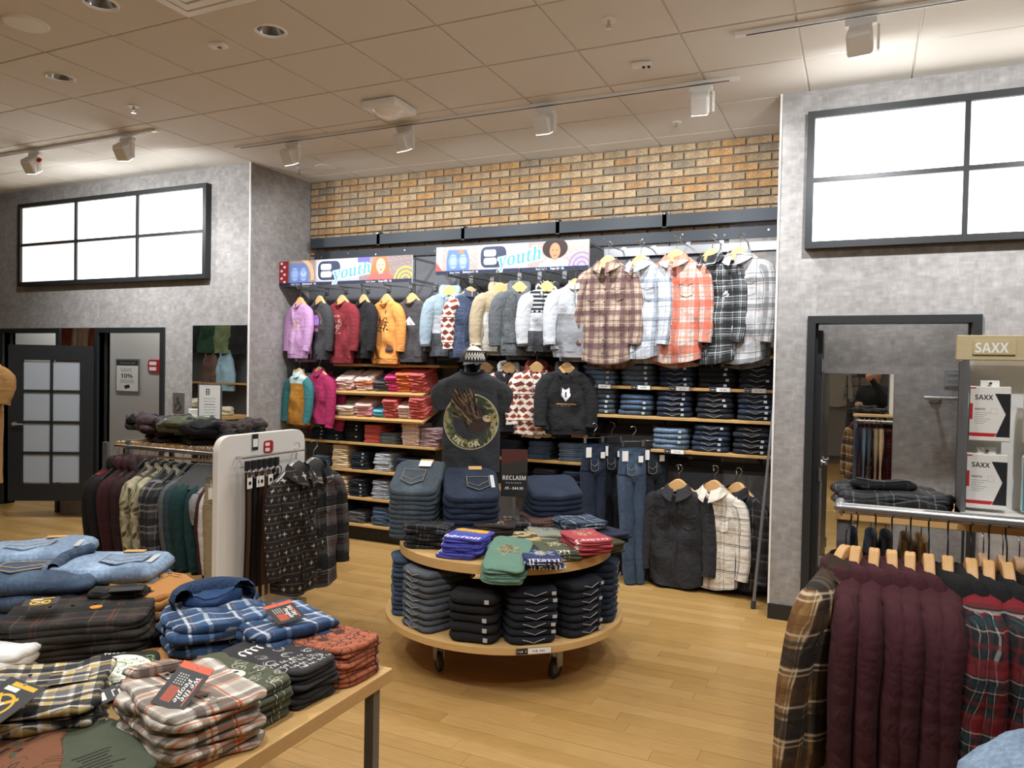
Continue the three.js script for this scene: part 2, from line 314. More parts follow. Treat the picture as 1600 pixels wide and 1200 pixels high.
{
  const g = thing('ceiling_speaker', 'round flush speaker grille at the left alcove corner', 'speaker', [-4.72, H, -5.86]);
  part('rim', new THREE.TorusGeometry(.1, .006, 6, 32).rotateX(Math.PI / 2), M.tile, g); part('grille', cyl(.098, .098, .006, 32, 0, -.003, 0), M.tile, g);
  const e = thing('emergency_light', 'white square box with a clear dome on the ceiling', 'emergency light', [-3.16, H, -4.62]);
  part('housing', rbox(.3, .06, .3, .025, 0, -.03, 0), M.plastic, e);
  part('lens_cover', new THREE.SphereGeometry(.13, 24, 10, 0, Math.PI * 2, Math.PI * .6, Math.PI * .4).scale(1, .55, 1).translate(0, -.035, 0), new THREE.MeshPhysicalMaterial({ color: 0xf4f2ee, roughness: .15, clearcoat: 1 }), e);
  const d = thing('motion_sensor', 'small white ceiling sensor with two dark dots', 'sensor', [-1.28, H, -4.58], .2);
  part('body', rbox(.12, .028, .055, .008, 0, -.014, 0), M.plastic, d);
  for (const s of [-1, 1]) part('sensor_eye', new THREE.SphereGeometry(.011, 10, 8).translate(.03 + s * .016, -.028, .005), M.black, d);
  const r = thing('alarm_beacon', 'small white ceiling box with a red mark', 'alarm', [-3.53, H, -3.37], .3);
  part('body', rbox(.1, .02, .06, .006, 0, -.01, 0), M.plastic, r); part('red_mark', cyl(.014, .014, .004, 12, .01, -.021, 0), M.red, r);
  const s = thing('ceiling_speaker', 'round white speaker at the top left picture edge', 'speaker', [-3.72 - .62, H, -2.74]);
  part('rim', new THREE.TorusGeometry(.11, .01, 8, 32).rotateX(Math.PI / 2), M.white, s); part('grille', cyl(.105, .105, .008, 32, 0, -.006, 0), M.plastic, s);
  const v = thing('air_diffuser', 'square stepped air vent at the top picture edge', 'vent', [-3.11, H, -2.743]);
  for (const q of [.28, .2, .12]) { const o = new THREE.Shape(); o.moveTo(-q, -q); o.lineTo(q, -q); o.lineTo(q, q); o.lineTo(-q, q); o.closePath(); const r2 = q - .05; o.holes.push(new THREE.Path([[-r2, -r2], [r2, -r2], [r2, r2], [-r2, r2]].map((p) => new THREE.Vector2(...p)))); part('vane', new THREE.ExtrudeGeometry(o, { depth: .012, bevelEnabled: false }).rotateX(Math.PI / 2).translate(0, -.004 - (.28 - q) * .12, 0), M.plastic, v); }
}

// lamps of the fitting rooms: surface-mounted under their low ceilings
function roomLamp(x, y, z, label) {
  const g = thing('ceiling_lamp', label, 'lamp', [x, y, z]);
  part('housing', cyl(.1, .1, .03, 28, 0, -.015, 0), M.white, g); part('diffuser', cyl(.085, .085, .006, 28, 0, -.033, 0), std({ color: 0xffffff, emissive: TRACK_COLOR, emissiveIntensity: 1.5 }), g);
  const s = new THREE.SpotLight(TRACK_COLOR, LIGHT.room, 0, 1.45, .4, 2); s.position.set(0, -.05, 0); s.target.position.set(0, -1, 0); s.castShadow = true; s.shadow.radius = 3; g.add(s, s.target);
}
roomLamp(.2, 2.97, -5.95, 'round ceiling lamp inside the right fitting room');
roomLamp(-7.6, 2.97, -6.05, 'round ceiling lamp inside the nearer left fitting room');
roomLamp(-9.6, 2.97, -6.05, 'round ceiling lamp inside the far left fitting room');
track(-3.4, 1.6, -1.15, 'white light track above the camera, out of frame');
trackHead(-2.7, -1.15, [-2.3, .7, -1.75], 'white track lamp out of frame over the left foreground table', LIGHT.fore);
trackHead(-1.2, -1.15, [-1.7, .7, -3.2], 'white track lamp out of frame aimed at the round table', LIGHT.fore);
trackHead(.6, -1.15, [.35, .9, -2.5], 'white track lamp out of frame aimed at the right rack', LIGHT.fore);
// ================================================================ cloth
const wrinkle = dataTex(256, (u, v) => { let s = 0; for (const [f, k, w] of [[n8, 1, .5], [n16, 1, .3], [n32, 1, .2]]) s += w * (1 - Math.abs(2 * f(u * k + .13 * n8(v, u), v * k) - 1)); return 255 * Math.pow(s, 1.4); }, 1.6, 1.6, false);
const fine = dataTex(256, (u, v, x, y) => 128 + (n256(u, v) - .5) * 120 + ((x + y) % 4 < 2 ? 14 : -14), 6, 6, false);
const cloth = (o, crease = .006) => std({ roughness: .92, bumpMap: crease ? wrinkle : fine, bumpScale: crease || .0006, ...o });
const solid = (c, crease) => cloth({ color: c }, crease);
const speck = [[30, 3], [60, 4], [140, 5]].map(([amt, rx]) => dataTex(128, (u, v) => 208 + (n128(u, v) - .5) * amt * 1.6 + (n64(u, v * .5) - .5) * amt * 1.3, rx, rx));
function melange(c, amt = 30) { return cloth({ color: new THREE.Color(c).multiplyScalar(1.5), map: speck[amt < 45 ? 0 : amt < 80 ? 1 : 2] }); }
// woven check: bands are [start, width, colour, strength] in shares of the repeat
function plaid(base, bands, size = .2, bandsY = null) {
  const n = 192, c = canvas(n, n, (g) => {
    g.fillStyle = css(base); g.fillRect(0, 0, n, n);
    for (const [dir, list] of [[0, bands], [1, bandsY || bands]]) for (const [p, w, col, a] of list) { g.globalAlpha = a; g.fillStyle = css(col); if (dir) g.fillRect(0, p * n, n, w * n); else g.fillRect(p * n, 0, w * n, n); }
    g.globalAlpha = .1; g.fillStyle = '#000'; for (let i = -n; i < n; i += 4) for (let k = 0; k < n; k += 2) g.fillRect((i + k + n) % n, k, 2, 1);
  });
  return cloth({ map: tex(c, 1 / size, 1 / size) });
}
const P = {
  brown: plaid(0xa28d7a, [[0, .3, 0x4a2f33, .62], [.3, .1, 0x6e5550, .35], [.62, .06, 0x5b3b3d, .55], [.8, .03, 0xe5d8c4, .6]], .13),
  whiteBlue: plaid(0xbfc2c8, [[0, .16, 0x6c7684, .5], [.16, .04, 0x2c3542, .5], [.45, .03, 0x4d5868, .5], [.6, .12, 0xa7aeb8, .4]], .15),
  coral: plaid(0xcfbcb2, [[0, .34, 0xc2543c, .58], [.4, .05, 0x7d7f86, .5], [.62, .12, 0xd07c62, .45], [.85, .03, 0x5d6068, .5]], .17),
  blackWhite: plaid(0x2a2d30, [[0, .05, 0xd8dada, .7], [.12, .03, 0xc8caca, .6], [.35, .22, 0x000000, .4], [.66, .04, 0xe2e2e2, .7], [.8, .1, 0x6b7174, .5]], .12),
  greyWhite: plaid(0xbdbcbc, [[0, .18, 0x4e5053, .55], [.22, .03, 0x2a2a2c, .6], [.27, .02, 0xb0605a, .5], [.55, .2, 0x9a9b9d, .45], [.8, .03, 0x333438, .5]], .19),
  cream: plaid(0xe0d8ca, [[0, .03, 0x23252f, .7], [.06, .02, 0x23252f, .6], [.4, .1, 0xb9ab98, .5], [.6, .02, 0x2c2e38, .6]], .2),
  darkCheck: plaid(0x1b1b1e, [[0, .05, 0xb9b2ae, .45], [.1, .02, 0xa5615a, .4], [.4, .25, 0x000000, .5], [.75, .03, 0x8f8d8c, .4]], .16),
  tan: plaid(0x8f6a3c, [[0, .26, 0x1d1a1c, .66], [.28, .035, 0xe3d6c2, .75], [.36, .025, 0xe3d6c2, .6], [.55, .2, 0x5c3a1a, .4], [.8, .035, 0xdccdb6, .7], [.9, .06, 0x222b38, .55]], .21),
  redBlack: plaid(0x17161a, [[0, .3, 0x8c1a22, .62], [.32, .03, 0xd6d2ca, .55], [.4, .1, 0x16333a, .6], [.55, .025, 0xcfc9bf, .5], [.75, .08, 0x7a161e, .5]], .15),
  greyBlack: plaid(0x3d3c3b, [[0, .34, 0x0f0f10, .7], [.36, .03, 0xc4bfb6, .55], [.44, .02, 0xc4bfb6, .45], [.6, .03, 0x8a2a2c, .6], [.7, .2, 0x6d6a66, .4]], .2),
  yellowBlack: plaid(0xc9c5bb, [[0, .2, 0x141519, .72], [.22, .03, 0xf2efe6, .8], [.28, .09, 0xc9a653, .7], [.4, .2, 0x55565c, .55], [.64, .03, 0xf4f0e6, .8], [.7, .12, 0x17181c, .6], [.85, .08, 0xd0b060, .5]], .15),
  whiteOrange: plaid(0xd9d2c8, [[0, .22, 0x5b4a42, .55], [.24, .035, 0xc4572a, .75], [.4, .2, 0x8d8279, .35], [.65, .03, 0xf5f1ea, .8], [.72, .12, 0x4f423c, .5], [.9, .035, 0xc85f30, .7]], .2),
  blueWhite: plaid(0x34567f, [[0, .2, 0x1c3558, .6], [.22, .06, 0xe6e3dc, .75], [.34, .02, 0xb5643e, .6], [.6, .09, 0xdfe1e2, .6], [.8, .02, 0xb86a44, .6]], .16),
  darkBrown: plaid(0x24211f, [[0, .24, 0x0d0d0e, .7], [.26, .02, 0x87786c, .45], [.5, .05, 0x70392c, .6], [.58, .015, 0x9a8b7e, .4], [.75, .15, 0x3d342e, .5]], .22),
  blackGrey: plaid(0x1e2024, [[0, .03, 0xa5a7ab, .5], [.3, .25, 0x090a0b, .6], [.6, .03, 0x9a9ca0, .5], [.8, .08, 0x43464c, .5]], .12),
  navyWhite: plaid(0x26384f, [[0, .2, 0x0d1622, .65], [.25, .06, 0xd9dcdd, .65], [.5, .12, 0x58728d, .45], [.75, .03, 0xe0e2e0, .6]], .12),
  greyRing: plaid(0x4a4c52, [[0, .3, 0x1a1c21, .6], [.34, .06, 0xb6b3aa, .6], [.6, .1, 0xd0cbbd, .4]], .14),
};
const n4 = tnoise(4, 77);
function denimTex(lift, seedv) { const a = tnoise(64, seedv), b = tnoise(128, seedv + 1); return dataTex(256, (u, v, x, y) => { const f = Math.max(0, Math.min(1, (n4(u, v) - .3) * 1.2)) * .5 + (a(u, v * .4) - .5) * .22; const m = (b(u, v) - .5) * 26 + ((x + y * 2) % 5 < 2 ? 6 : -5); return [0, 1, 2].map((k) => 150 + Math.max(0, f) * (lift - k * 8) + m); }, 2.5, 2.5); }
const dT = [denimTex(150, 101), denimTex(110, 107)];
const denim = (c, k) => cloth({ color: new THREE.Color(c).multiplyScalar(2.6), map: dT[k] }, .004);
const D = {
  light: denim(0x8299b4, 0), mid: denim(0x5c6f86, 0), blue: denim(0x3d4f66, 0),
  dark: denim(0x1d2a40, 1), ink: denim(0x141a26, 1), black: denim(0x101114, 1),
  grey: denim(0x585f68, 1), slate: denim(0x46525d, 1),
};
const S = {
  maroon: solid(0x401720), maroonDark: solid(0x35151b), black: solid(0x141417), charcoal: solid(0x3a393c), tan: solid(0xb07b42), rust: solid(0xa8583c), olive: solid(0x565b46), khaki: solid(0xa08e70), white: solid(0xd2d1d0), grey: solid(0x8b8d90), red: solid(0xa3202e), teal: solid(0x12393b), pink: solid(0xd98f9a), coral: solid(0xcf5f58), rose: solid(0xe0b5ae), magenta: solid(0x9c1f52), hotpink: solid(0xd23a74), orange: solid(0xe0783f), beige: solid(0xcbb592), cream: solid(0xd9cfbb), navy: solid(0x1b2138), sage: solid(0x6f8a78), lightblue: solid(0x9fc0d2), aqua: solid(0x5fb0c6), lilac: solid(0xb58ab4), slateCloth: solid(0x5a6064), stitch: std({ color: 0xa89a7c, roughness: .8 }), seam: std({ color: 0xb4b8bc, roughness: .8 }), sticker: std({ color: 0xb4b8ba, roughness: .35 }), leather: std({ color: 0xc39a62, roughness: .6 }), paper: std({ color: 0xefeee9, roughness: .7 }), blackTag: std({ color: 0x1a1b1d, roughness: .6 }), orangeTag: std({ color: 0xe2572b, roughness: .6 }), button: std({ color: 0x2b2826, roughness: .4 }), buttonPale: std({ color: 0xd8d2c6, roughness: .4 }),
};
// a print painted over a garment's body (0.64 x 0.8 m) or over a folded piece (w x d)
const printMat = (draw, w = .64, h = .8, px = 256, folded = false, crease = .006) => cloth({ map: tex(canvas(px, Math.round(px * h / w), draw), 1 / w, 1 / h, .5, folded ? .5 : 1, false) }, crease);
// lettering too small to read in the photograph: uneven strokes, no letters
function strokes(g, x, y, w, h) { for (let i = 0, p = x; p < x + w; i++) { const a = h * (.12 + .1 * ((i * 7) % 3)), k = (i * 5) % 4; if (k < 3) { g.fillRect(p, y - h * (k === 1 ? .8 : 1), a, h * (k === 1 ? .8 : 1)); g.fillRect(p, y - h * [1, .5, .2][k], h * .42, h * .16); } p += h * .62; } }
const sx = Math.sign;
const sup = (s, n) => Math.pow(Math.max(0, 1 - Math.pow(Math.min(1, Math.abs(s)), n)), 1 / n);

// folded piece: layered soft slabs; front is +z, base at y = 0
function foldGeo(w, d, t, o = {}) {
  const { layers = 2, mess = .3, seedv = 1, n = 4 } = o, gs = [], m = n + 2.5;
  for (let L = 0; L < layers; L++) {
    const lw = w * (1 - .025 * (L % 2)), ld = d * (1 - .03 * ((L + 1) % 2)), lt = t / layers * (layers > 1 ? 1.12 : 1.02), y0 = Math.max(0, L * t / layers - .06 * t), k = seedv * 7.3 + L * 3.1, r = lt / 2, hw = Math.min(lw, ld) / 2;
    const rows = [[0, 1], [.4, 1], [.7, 1], [.86, 1], [.95, .97]]; for (const al of [60, 25, -10, -45, -75]) { const q = al * Math.PI / 180; rows.push([1 - r * (1 - Math.cos(q)) / hw, .5 + .5 * Math.sin(q)]); } rows.push([.9, 0], [0, 0]);
    rows[4][0] = Math.min(rows[4][0], rows[5][0] - .012);
    gs.push(gridGeo(40, rows.length - 1, (u, v) => {
      const om = -u * Math.PI * 2, c = Math.cos(om), q = Math.sin(om), [f, h] = rows[Math.round(v * (rows.length - 1))];
      const ox = sx(c) * Math.pow(Math.abs(c), 2 / m), oz = sx(q) * Math.pow(Math.abs(q), 2 / m);
      let x = ox * f * lw / 2, z = oz * f * ld / 2;
      const edge = f * f; x += (N(z * 9 + k, k, 1) * .03 + N(z * 24, k, 8) * .008) * mess * edge; z += (N(x * 9 + k, k, 5) * .03 + N(x * 22, k, 6) * .008) * mess * edge;
      const wv = N(x * 10 + k, z * 10, k) * .5 + N(x * 24, z * 20 + k, 2) * .22 + .35 * N(x * 4 + k, z * 4, 3), lift = h > .45 ? 1 : h > .2 ? .5 : L ? .3 : 0;
      const y = y0 + lt * h + wv * (t / layers * .55 + .012) * mess * lift;
      return [x, Math.max(0, y), z, x, -z + (1 - h) * lt * (oz >= 0 ? -1 : 1) * .9];
    }, true));
  }
  return merge(gs);
}
const foldCache = new Map();
function foldShared(w, d, t, o = {}, variants = 4) { const v = Math.floor(rnd() * variants), key = [w, d, t, JSON.stringify(o), v].join(); if (!foldCache.has(key)) foldCache.set(key, foldGeo(w, d, t, { ...o, seedv: (o.seedv || 1) + v * 3.7 })); return foldCache.get(key); }
const chevGeo = new Map();
function chevron(t, d, wd, lift = .0016) { const key = [t, d, wd].join(); if (!chevGeo.has(key)) { const pts = []; for (let i = 0; i <= 12; i++) { const s = i / 12 * 2 - 1, y = t * (.24 + .5 * Math.pow(Math.abs(s), .8)), zz = d / 2 * .985 * Math.pow(Math.max(.05, 1 - Math.pow(Math.abs(2 * y / t - 1), 3)), .06) + lift; pts.push([s * wd, y, zz]); } chevGeo.set(key, tube(pts, (.0017), 14, 5)); } return chevGeo.get(key); }
// height of a folded piece's upper surface, read from its mesh
function topOf(mesh) { const p = mesh.geometry.attributes.position, m = new Map(); for (let i = 0; i < p.count; i++) m.set(Math.round(p.getX(i) * 500) + ',' + Math.round(p.getZ(i) * 500), Math.max(p.getY(i), m.get(Math.round(p.getX(i) * 500) + ',' + Math.round(p.getZ(i) * 500)) ?? 0)); const pts = [...m].map(([k, y]) => { const [a, b] = k.split(',').map(Number); return [a / 500, b / 500, y]; }), top = Math.max(...pts.map((q) => q[2])); const use = pts.filter((q) => q[2] > top * .6); return (x, z) => { let w = 0, s = 0; for (const [a, b, y] of use) { const d = 1 / (1e-5 + Math.pow((a - x) ** 2 + (b - z) ** 2, 2)); w += d; s += d * y; } return s / w; }; }
const ordinal = ['topmost', 'second', 'third', 'fourth', 'fifth', 'sixth', 'seventh', 'eighth', 'ninth', 'tenth', 'eleventh', 'twelfth', 'thirteenth', 'fourteenth', 'fifteenth', 'sixteenth', 'seventeenth'];
// a stack: every folded piece is a thing of its own
function stack(o) {
  const { n, w = .3, d = .28, t = .036, mat, what, where, group, pos, turn = 0, jit = .008, lean = [0, 0], name = 'folded_jeans', category = 'jeans', chev = false, sticker = false, topDetail = null, foldOpts = {}, mats = null, tilt = 0, stitchMat = S.stitch } = o;
  const out = []; let [x, y, z] = pos;
  for (let i = 0; i < n; i++) {
    const k = n - 1 - i, lab = n === 1 ? `${what} ${where}` : `${ordinal[k]}${k ? ' from top' : ''} ${what} ${where}`;
    const g = thing(name, lab, category, [x + rr(-jit, jit) + lean[0] * i, y, z + rr(-jit, jit) + lean[1] * i], turn + rr(-.04, .04), group);
    if (tilt) g.rotation.x = tilt;
    const m = mats ? mats[i % mats.length] : mat;
    part('folded_cloth', foldShared(w, d, t, { mess: .35, ...foldOpts }), m, g);
    if (chev) part('pocket_stitching', chevron(t, d, chev), stitchMat, g, [chev === .045 ? -.02 : 0, 0, 0]);
    if (sticker && rnd() < .75) part('size_strip', rbox(.024, t * .45, .003, .0015, sticker, t * .5, d / 2 * .985, 1), S.sticker, g);
    if (topDetail && i === n - 1) topDetail(g, w, d, t);
    out.push(g); y += t * .985;
  }
  return { y, items: out };
}
// back pocket, waist patch and size strip on the top of folded jeans (front is +z)
function jeansTop(stitch = S.stitch, o = {}) {
  return (g, w, d, t) => {
    const { px = 0, pz = .02, s = 1, patch = true, strip = true } = o, Y = topOf(g.children[0]);
    const pk = part('back_pocket', gridGeo(8, 8, (u, v) => { const x = (u - .5) * .14 * s + px, z = (v - .5) * .15 * s - (v > .75 ? (v - .75) * .19 * Math.abs(u - .5) * 2 * s : 0) + pz; return [x, Y(x, z) + .005, z, x, z]; }), o.mat || g.children[0].material, g);
    const line = (pts) => { const c = new THREE.CatmullRomCurve3(pts.map(([a, b]) => V(a * s + px, 0, b * s + pz)), false, 'catmullrom', .05).getPoints(28); return tube(c.map((q) => [q.x, Y(q.x, q.z) + .0085, q.z]), .0016, 40, 5); };
    part('stitching', merge([line([[-.066, -.07], [-.066, .03], [0, .068], [.066, .03], [.066, -.07]]), line([[-.06, -.005], [-.02, .02], [.0, .03], [.02, .01], [.06, -.02]]), line([[-.066, -.062], [.066, -.062]])]), stitch, pk);
    if (patch) part('waist_patch', box(.08, .003, .035, w * .1, Y(w * .1, -d * .4) + .005, -d * .4), S.leather, g);
    if (strip) part('size_strip', box(.022, .003, .12, w * .38, Y(w * .38, 0) + .004, 0), S.sticker, g);
  };
}
// ---------------------------------------------------------------- garments on hangers
const hangerArms = (() => { const s = new THREE.Shape(); s.moveTo(-.2, -.085); s.quadraticCurveTo(-.1, -.02, -.05, .022); s.quadraticCurveTo(-.02, .048, 0, .048); s.quadraticCurveTo(.02, .048, .05, .022); s.quadraticCurveTo(.1, -.02, .2, -.085); s.lineTo(.195, -.105); s.quadraticCurveTo(.09, -.055, 0, -.035); s.quadraticCurveTo(-.09, -.055, -.195, -.105); s.closePath(); return meterUV(new THREE.ExtrudeGeometry(s, { depth: .022, bevelEnabled: true, bevelSize: .006, bevelThickness: .006, bevelSegments: 2, curveSegments: 8 }).translate(0, 0, -.011)); })();
const hangerArmsSmall = hangerArms.clone().scale(.8, .95, .9);
const hookGeo = tube([[0, .045, 0], [0, .08, 0], [.004, .1, 0], [.022, .118, 0], [.03, .138, 0], [.02, .158, 0], [0, .165, 0], [-.02, .155, 0]], .0025, 24, 6);
const hookFlat = hookGeo.clone();
function hanger(pos, turn, label, o = {}) {
  const g = thing('clothes_hanger', label, 'hanger', pos, turn, o.group || 'hangers');
  part('arms', o.small ? hangerArmsSmall : hangerArms, o.mat || M.hangerWood, g); part('hook', hookGeo, o.hookMat || M.chrome, g);
  return g;
}
function garment(name, label, category, pos, turn, o, group) {
  const g = thing(name, label, category, pos, turn, group);
  const { len = .66, sw = .2, hw = .21, dep = .055, drop = .065, neckW = .075, neckDip = .06, mat, sleeveMat = mat, trimMat = sleeveMat, sleeve = 'long', neck = 'crew', seedv = rnd() * 50, folds = 1, nS = 2.6, flare = 0, hemDip = 0, sleeveOut = .05, sleeveFwd = .03, depHem = dep * 1.15 } = o;
  const wr = (x, y, side) => folds * ((N(x * 7 + seedv, y * 5, side * 3) * .032 + N(x * 16 + seedv, y * 8 + seedv, side) * .019 + N(x * 34 + y * 9, y * 13 + seedv, side) * .006) * Math.min(1, Math.max(0, -y - .03) * 5) + Math.sin(x * 34 + seedv + N(x * 3, y * 3, seedv) * 4) * .009 * Math.max(0, -y / len - .3) * 2);
  const shape = (y) => {   // half width and half depth at height y (0 at the neck, -len at the hem)
    const s = Math.min(1, -y / drop), t = Math.max(0, (-y - drop) / (len - drop));
    return y > -drop ? [neckW + (sw - neckW) * s, .045 + (dep - .045) * s] : [sw + (hw - sw) * Math.min(1, t * 2) + flare * t, dep + (depHem - dep) * t];
  };
  const zf = (x, y, side = 1) => { const [a, b] = shape(y); return side * b * sup(x / a, nS) + wr(x, y, side); };
  const NV = 26, rows = []; for (let j = 0; j <= NV; j++) { const t = j / NV; rows.push(t < .25 ? -drop * t / .25 : -drop - (len - drop) * (t - .25) / .75); }
  part('body', gridGeo(36, NV, (u, v) => {
    const th = u * Math.PI * 2, y0 = rows[Math.round(v * NV)], [a, b] = shape(y0), c = Math.cos(th), s = Math.sin(th);
    const x = a * sx(c) * Math.pow(Math.abs(c), 2 / nS), side = s >= 0 ? 1 : -1, z = b * sx(s) * Math.pow(Math.abs(s), 2 / nS);
    const dip = s > 0 ? neckDip * s * Math.max(0, 1 + y0 / drop) * Math.max(0, 1 - Math.abs(x) / neckW * .6) : 0;
    const w = wr(x, y0, side) * Math.pow(Math.abs(s), .5), hem = hemDip * Math.max(0, (-y0 / len - .8) * 5) * (1 - Math.pow(Math.abs(x / a), 2));
    return [x, y0 - dip - hem + (v === 1 ? N(x * 9, seedv) * .008 : 0), z + w, x, y0 - dip];
  }, true), mat, g);
  const patch = (nm, x0, x1, y0, y1, m, lift = .004, nu = 8, nv = 8, par = g, cut = 0) => part(nm, gridGeo(nu, nv, (u, v) => { const x = x0 + (x1 - x0) * u, y = y1 + (y0 - y1) * v - cut * (v > .5 ? (1 - Math.abs(2 * u - 1)) * .02 : 0); return [x, y, zf(x, y) + lift, x, y]; }), m, par);
  g.userData_patch = patch;
  if (sleeve !== 'none') for (const s of [-1, 1]) {
    const L = sleeve === 'short' ? .2 : o.sleeveLen || .55, r0 = sleeve === 'short' ? .072 : .082, r1 = sleeve === 'short' ? .074 : .046, k = seedv + s * 5, so = sleeveOut * (1 + .5 * N(k, 1, 2)), sf = sleeveFwd + .05 * N(k, 3, 4);
    const curve = new THREE.CatmullRomCurve3([V(s * (sw - .06), -drop - .03, 0), V(s * (sw + .002), -drop - .08, .004), V(s * (sw + .02 + so * .5), -drop - L * .45, sf * .5), V(s * (sw + .01 + so), -drop - L * .85, sf), V(s * (sw + .005 + so * (o.sleeveIn ? .2 : 1)), -drop - L, sf * 1.3)]);
    const fr = (t) => { const p = curve.getPoint(t), q = curve.getTangent(t), e1 = V(0, 0, 1).cross(q).normalize(), e2 = q.clone().cross(e1); return [p, e1, e2]; };
    const tubeS = (t0, t1, extra, nv = 14) => gridGeo(12, nv, (u, v) => { const t = t0 + (t1 - t0) * v, [p, e1, e2] = fr(t), th = u * Math.PI * 2, r = (r0 + (r1 - r0) * Math.pow(t, .8)) * (.74 + .26 * Math.min(1, t / .2)) * (1 + .16 * N(t * 7, Math.cos(th) * 1.5 + k, Math.sin(th) * 1.5)) + extra, q = p.clone().addScaledVector(e1, Math.cos(th) * r).addScaledVector(e2, Math.sin(th) * r * .62); return [q.x, q.y, q.z, th * r + s * .3, q.y]; }, true);
    const sl = part('sleeve', tubeS(0, 1, 0), sleeveMat, g);
    if (sleeve === 'long' && o.cuff !== false) part('cuff', tubeS(.92, 1.0, .004, 3), trimMat, sl);
  }
  const ring = (r, y, fz = 1) => (th) => { const c = Math.cos(th), s = Math.sin(th); return [neckW * r * c, y - (s > 0 ? neckDip * s * fz : 0), .05 * r * s + (s > 0 ? .012 : 0)]; };
  if (neck === 'crew') part('neckband', tube(Array.from({ length: 20 }, (_, i) => ring(1.02, .002)(i / 20 * Math.PI * 2)), .0085, 40, 6, true), trimMat, g);
  if (neck === 'shirt') {
    for (const s of [-1, 1]) part('collar', gridGeo(10, 4, (u, v) => { const th = Math.PI / 2 + s * (.16 + u * (Math.PI - .16)), p = ring(1 + v * .62, 0, .75)(th), tip = Math.pow(1 - u, 3); return [p[0], p[1] + .034 - v * .058 - v * tip * .032, p[2] + .012 + v * .016 + tip * .02, p[0], p[1] - v * .05]; }), o.collarMat || mat, g);
  }
  if (neck === 'hood') {
    const hd = o.hoodDrop || 0;
    part('hood', gridGeo(22, 10, (u, v) => { const a = -Math.PI * .5 + (u - .5) * Math.PI * 1.72, c = Math.cos(a), s = Math.sin(a), f = Math.max(0, s), ph = v * Math.PI * 2, r = .033 * (1 - .5 * f) * (1 + .2 * N(u * 6, v * 3, seedv)); const cx = (neckW + .012) * c, cz = .055 * s - .015, rad = Math.cos(ph) * r, up = Math.sin(ph) * r * 1.5; return [cx * (1 + hd * 2) + c * rad, .012 - hd - f * .085 + up + (s < 0 ? -s * .012 : 0), cz + s * rad * 1.2, u * .4, v * .2]; }), o.hoodMat || mat, g);
    for (const s of [-1, 1]) part('drawstring', tube([[s * .03, -.06, .075], [s * .032, -.11, dep + .03], [s * .035, -.2, dep + .028]], .0028, 10, 5), trimMat, g);
  }
  if (neck === 'mock' || neck === 'zip') part('collar', gridGeo(24, 4, (u, v) => { const p = ring(1 - v * .06, 0, .7)(Math.PI / 2 + .08 + u * (Math.PI * 2 - .16)); return [p[0], p[1] + v * .05 - .006, p[2] + .004, u * .4, v * .05]; }), o.collarMat || mat, g);
  if (neck === 'zip') { part('zip', box(.008, .13, .004, 0, -neckDip - .045, dep + .016), M.alu, g); }
  if (o.band) part('waistband', gridGeo(36, 3, (u, v) => { const th = u * Math.PI * 2, y = -len - v * .05 + .004, [a, b] = shape(-len), c = Math.cos(th), s = Math.sin(th), q = 1.0 - .06 * v; return [a * q * sx(c) * Math.pow(Math.abs(c), 2 / nS), y, b * q * sx(s) * Math.pow(Math.abs(s), 2 / nS) + wr(a * c, -len, s >= 0 ? 1 : -1) * .8, th * .12, y]; }, true), trimMat, g);
  if (o.placket) {
    const pl = patch('placket', -.016, .016, -len + .02, -neckDip - .03, o.placketMat || mat, .005, 3, 18);
    for (let i = 0; i < 6; i++) { const y = -neckDip - .06 - i * (len - neckDip - .12) / 6; part('button', cyl(.0055, .0055, .003, 10).rotateX(Math.PI / 2).translate(0, y, zf(0, y) + .008), o.buttonMat || S.buttonPale, pl); }
  }
  if (o.pockets) for (const s of [-1, 1]) { const pk = patch('chest_pocket', s * .105 - .05, s * .105 + .05, -.3, -.185, o.pocketMat || mat, .005, 6, 8, g, 1); patch('pocket_flap', s * .105 - .053, s * .105 + .053, -.215, -.175, o.pocketMat || mat, .0085, 6, 4, pk, 1); }
  if (o.pouch) patch('front_pocket', -.13, .13, -len + .06, -len + .24, trimMat, .007, 8, 6);
  return g;
}
const tagMat = (draw, w = 64, h = 110) => std({ map: tex(canvas(w, h, draw), 1, 1, 0, 0, false), roughness: .6 });
const plane = (w, h, mat, name, parent, pos, rot) => { const g = new THREE.BoxGeometry(w, h, .0015); return part(name, g, mat, parent, pos, rot); };
// ================================================================ back wall fixtures
{
  const b = thing('display_beam', 'long dark steel beam across the brick wall', 'beam', [(XL + XR) / 2, 2.94, ZB + .07]);
  part('beam_tube', box(XR - XL - .1, .1, .05, .03, 0, 0), M.steelDark, b);
  for (const x of [-2.2, -1.25, -.3, .65, 1.6]) { part('wall_bracket', box(.035, .13, .06, x - .2, .005, -.005), M.frame, b); part('bracket_screw', cyl(.008, .008, .01, 8).rotateX(Math.PI / 2).translate(x - .2, .055, .03), M.chrome, b); }
  const c = thing('slotted_rail', 'flat dark steel rail with bolts just under the long beam', 'rail', [(XL + XR) / 2, 2.815, ZB + .015]);
  part('rail_bar', box(XR - XL - .1, .09, .02, .03, 0, 0), M.steelDark, c);
  for (let i = 0; i < 14; i++) part('bolt', cyl(.009, .009, .008, 8).rotateX(Math.PI / 2).translate(-2.2 + i * .34, .012 * (i % 2 ? 1 : -1), .013), M.chrome, c);
}
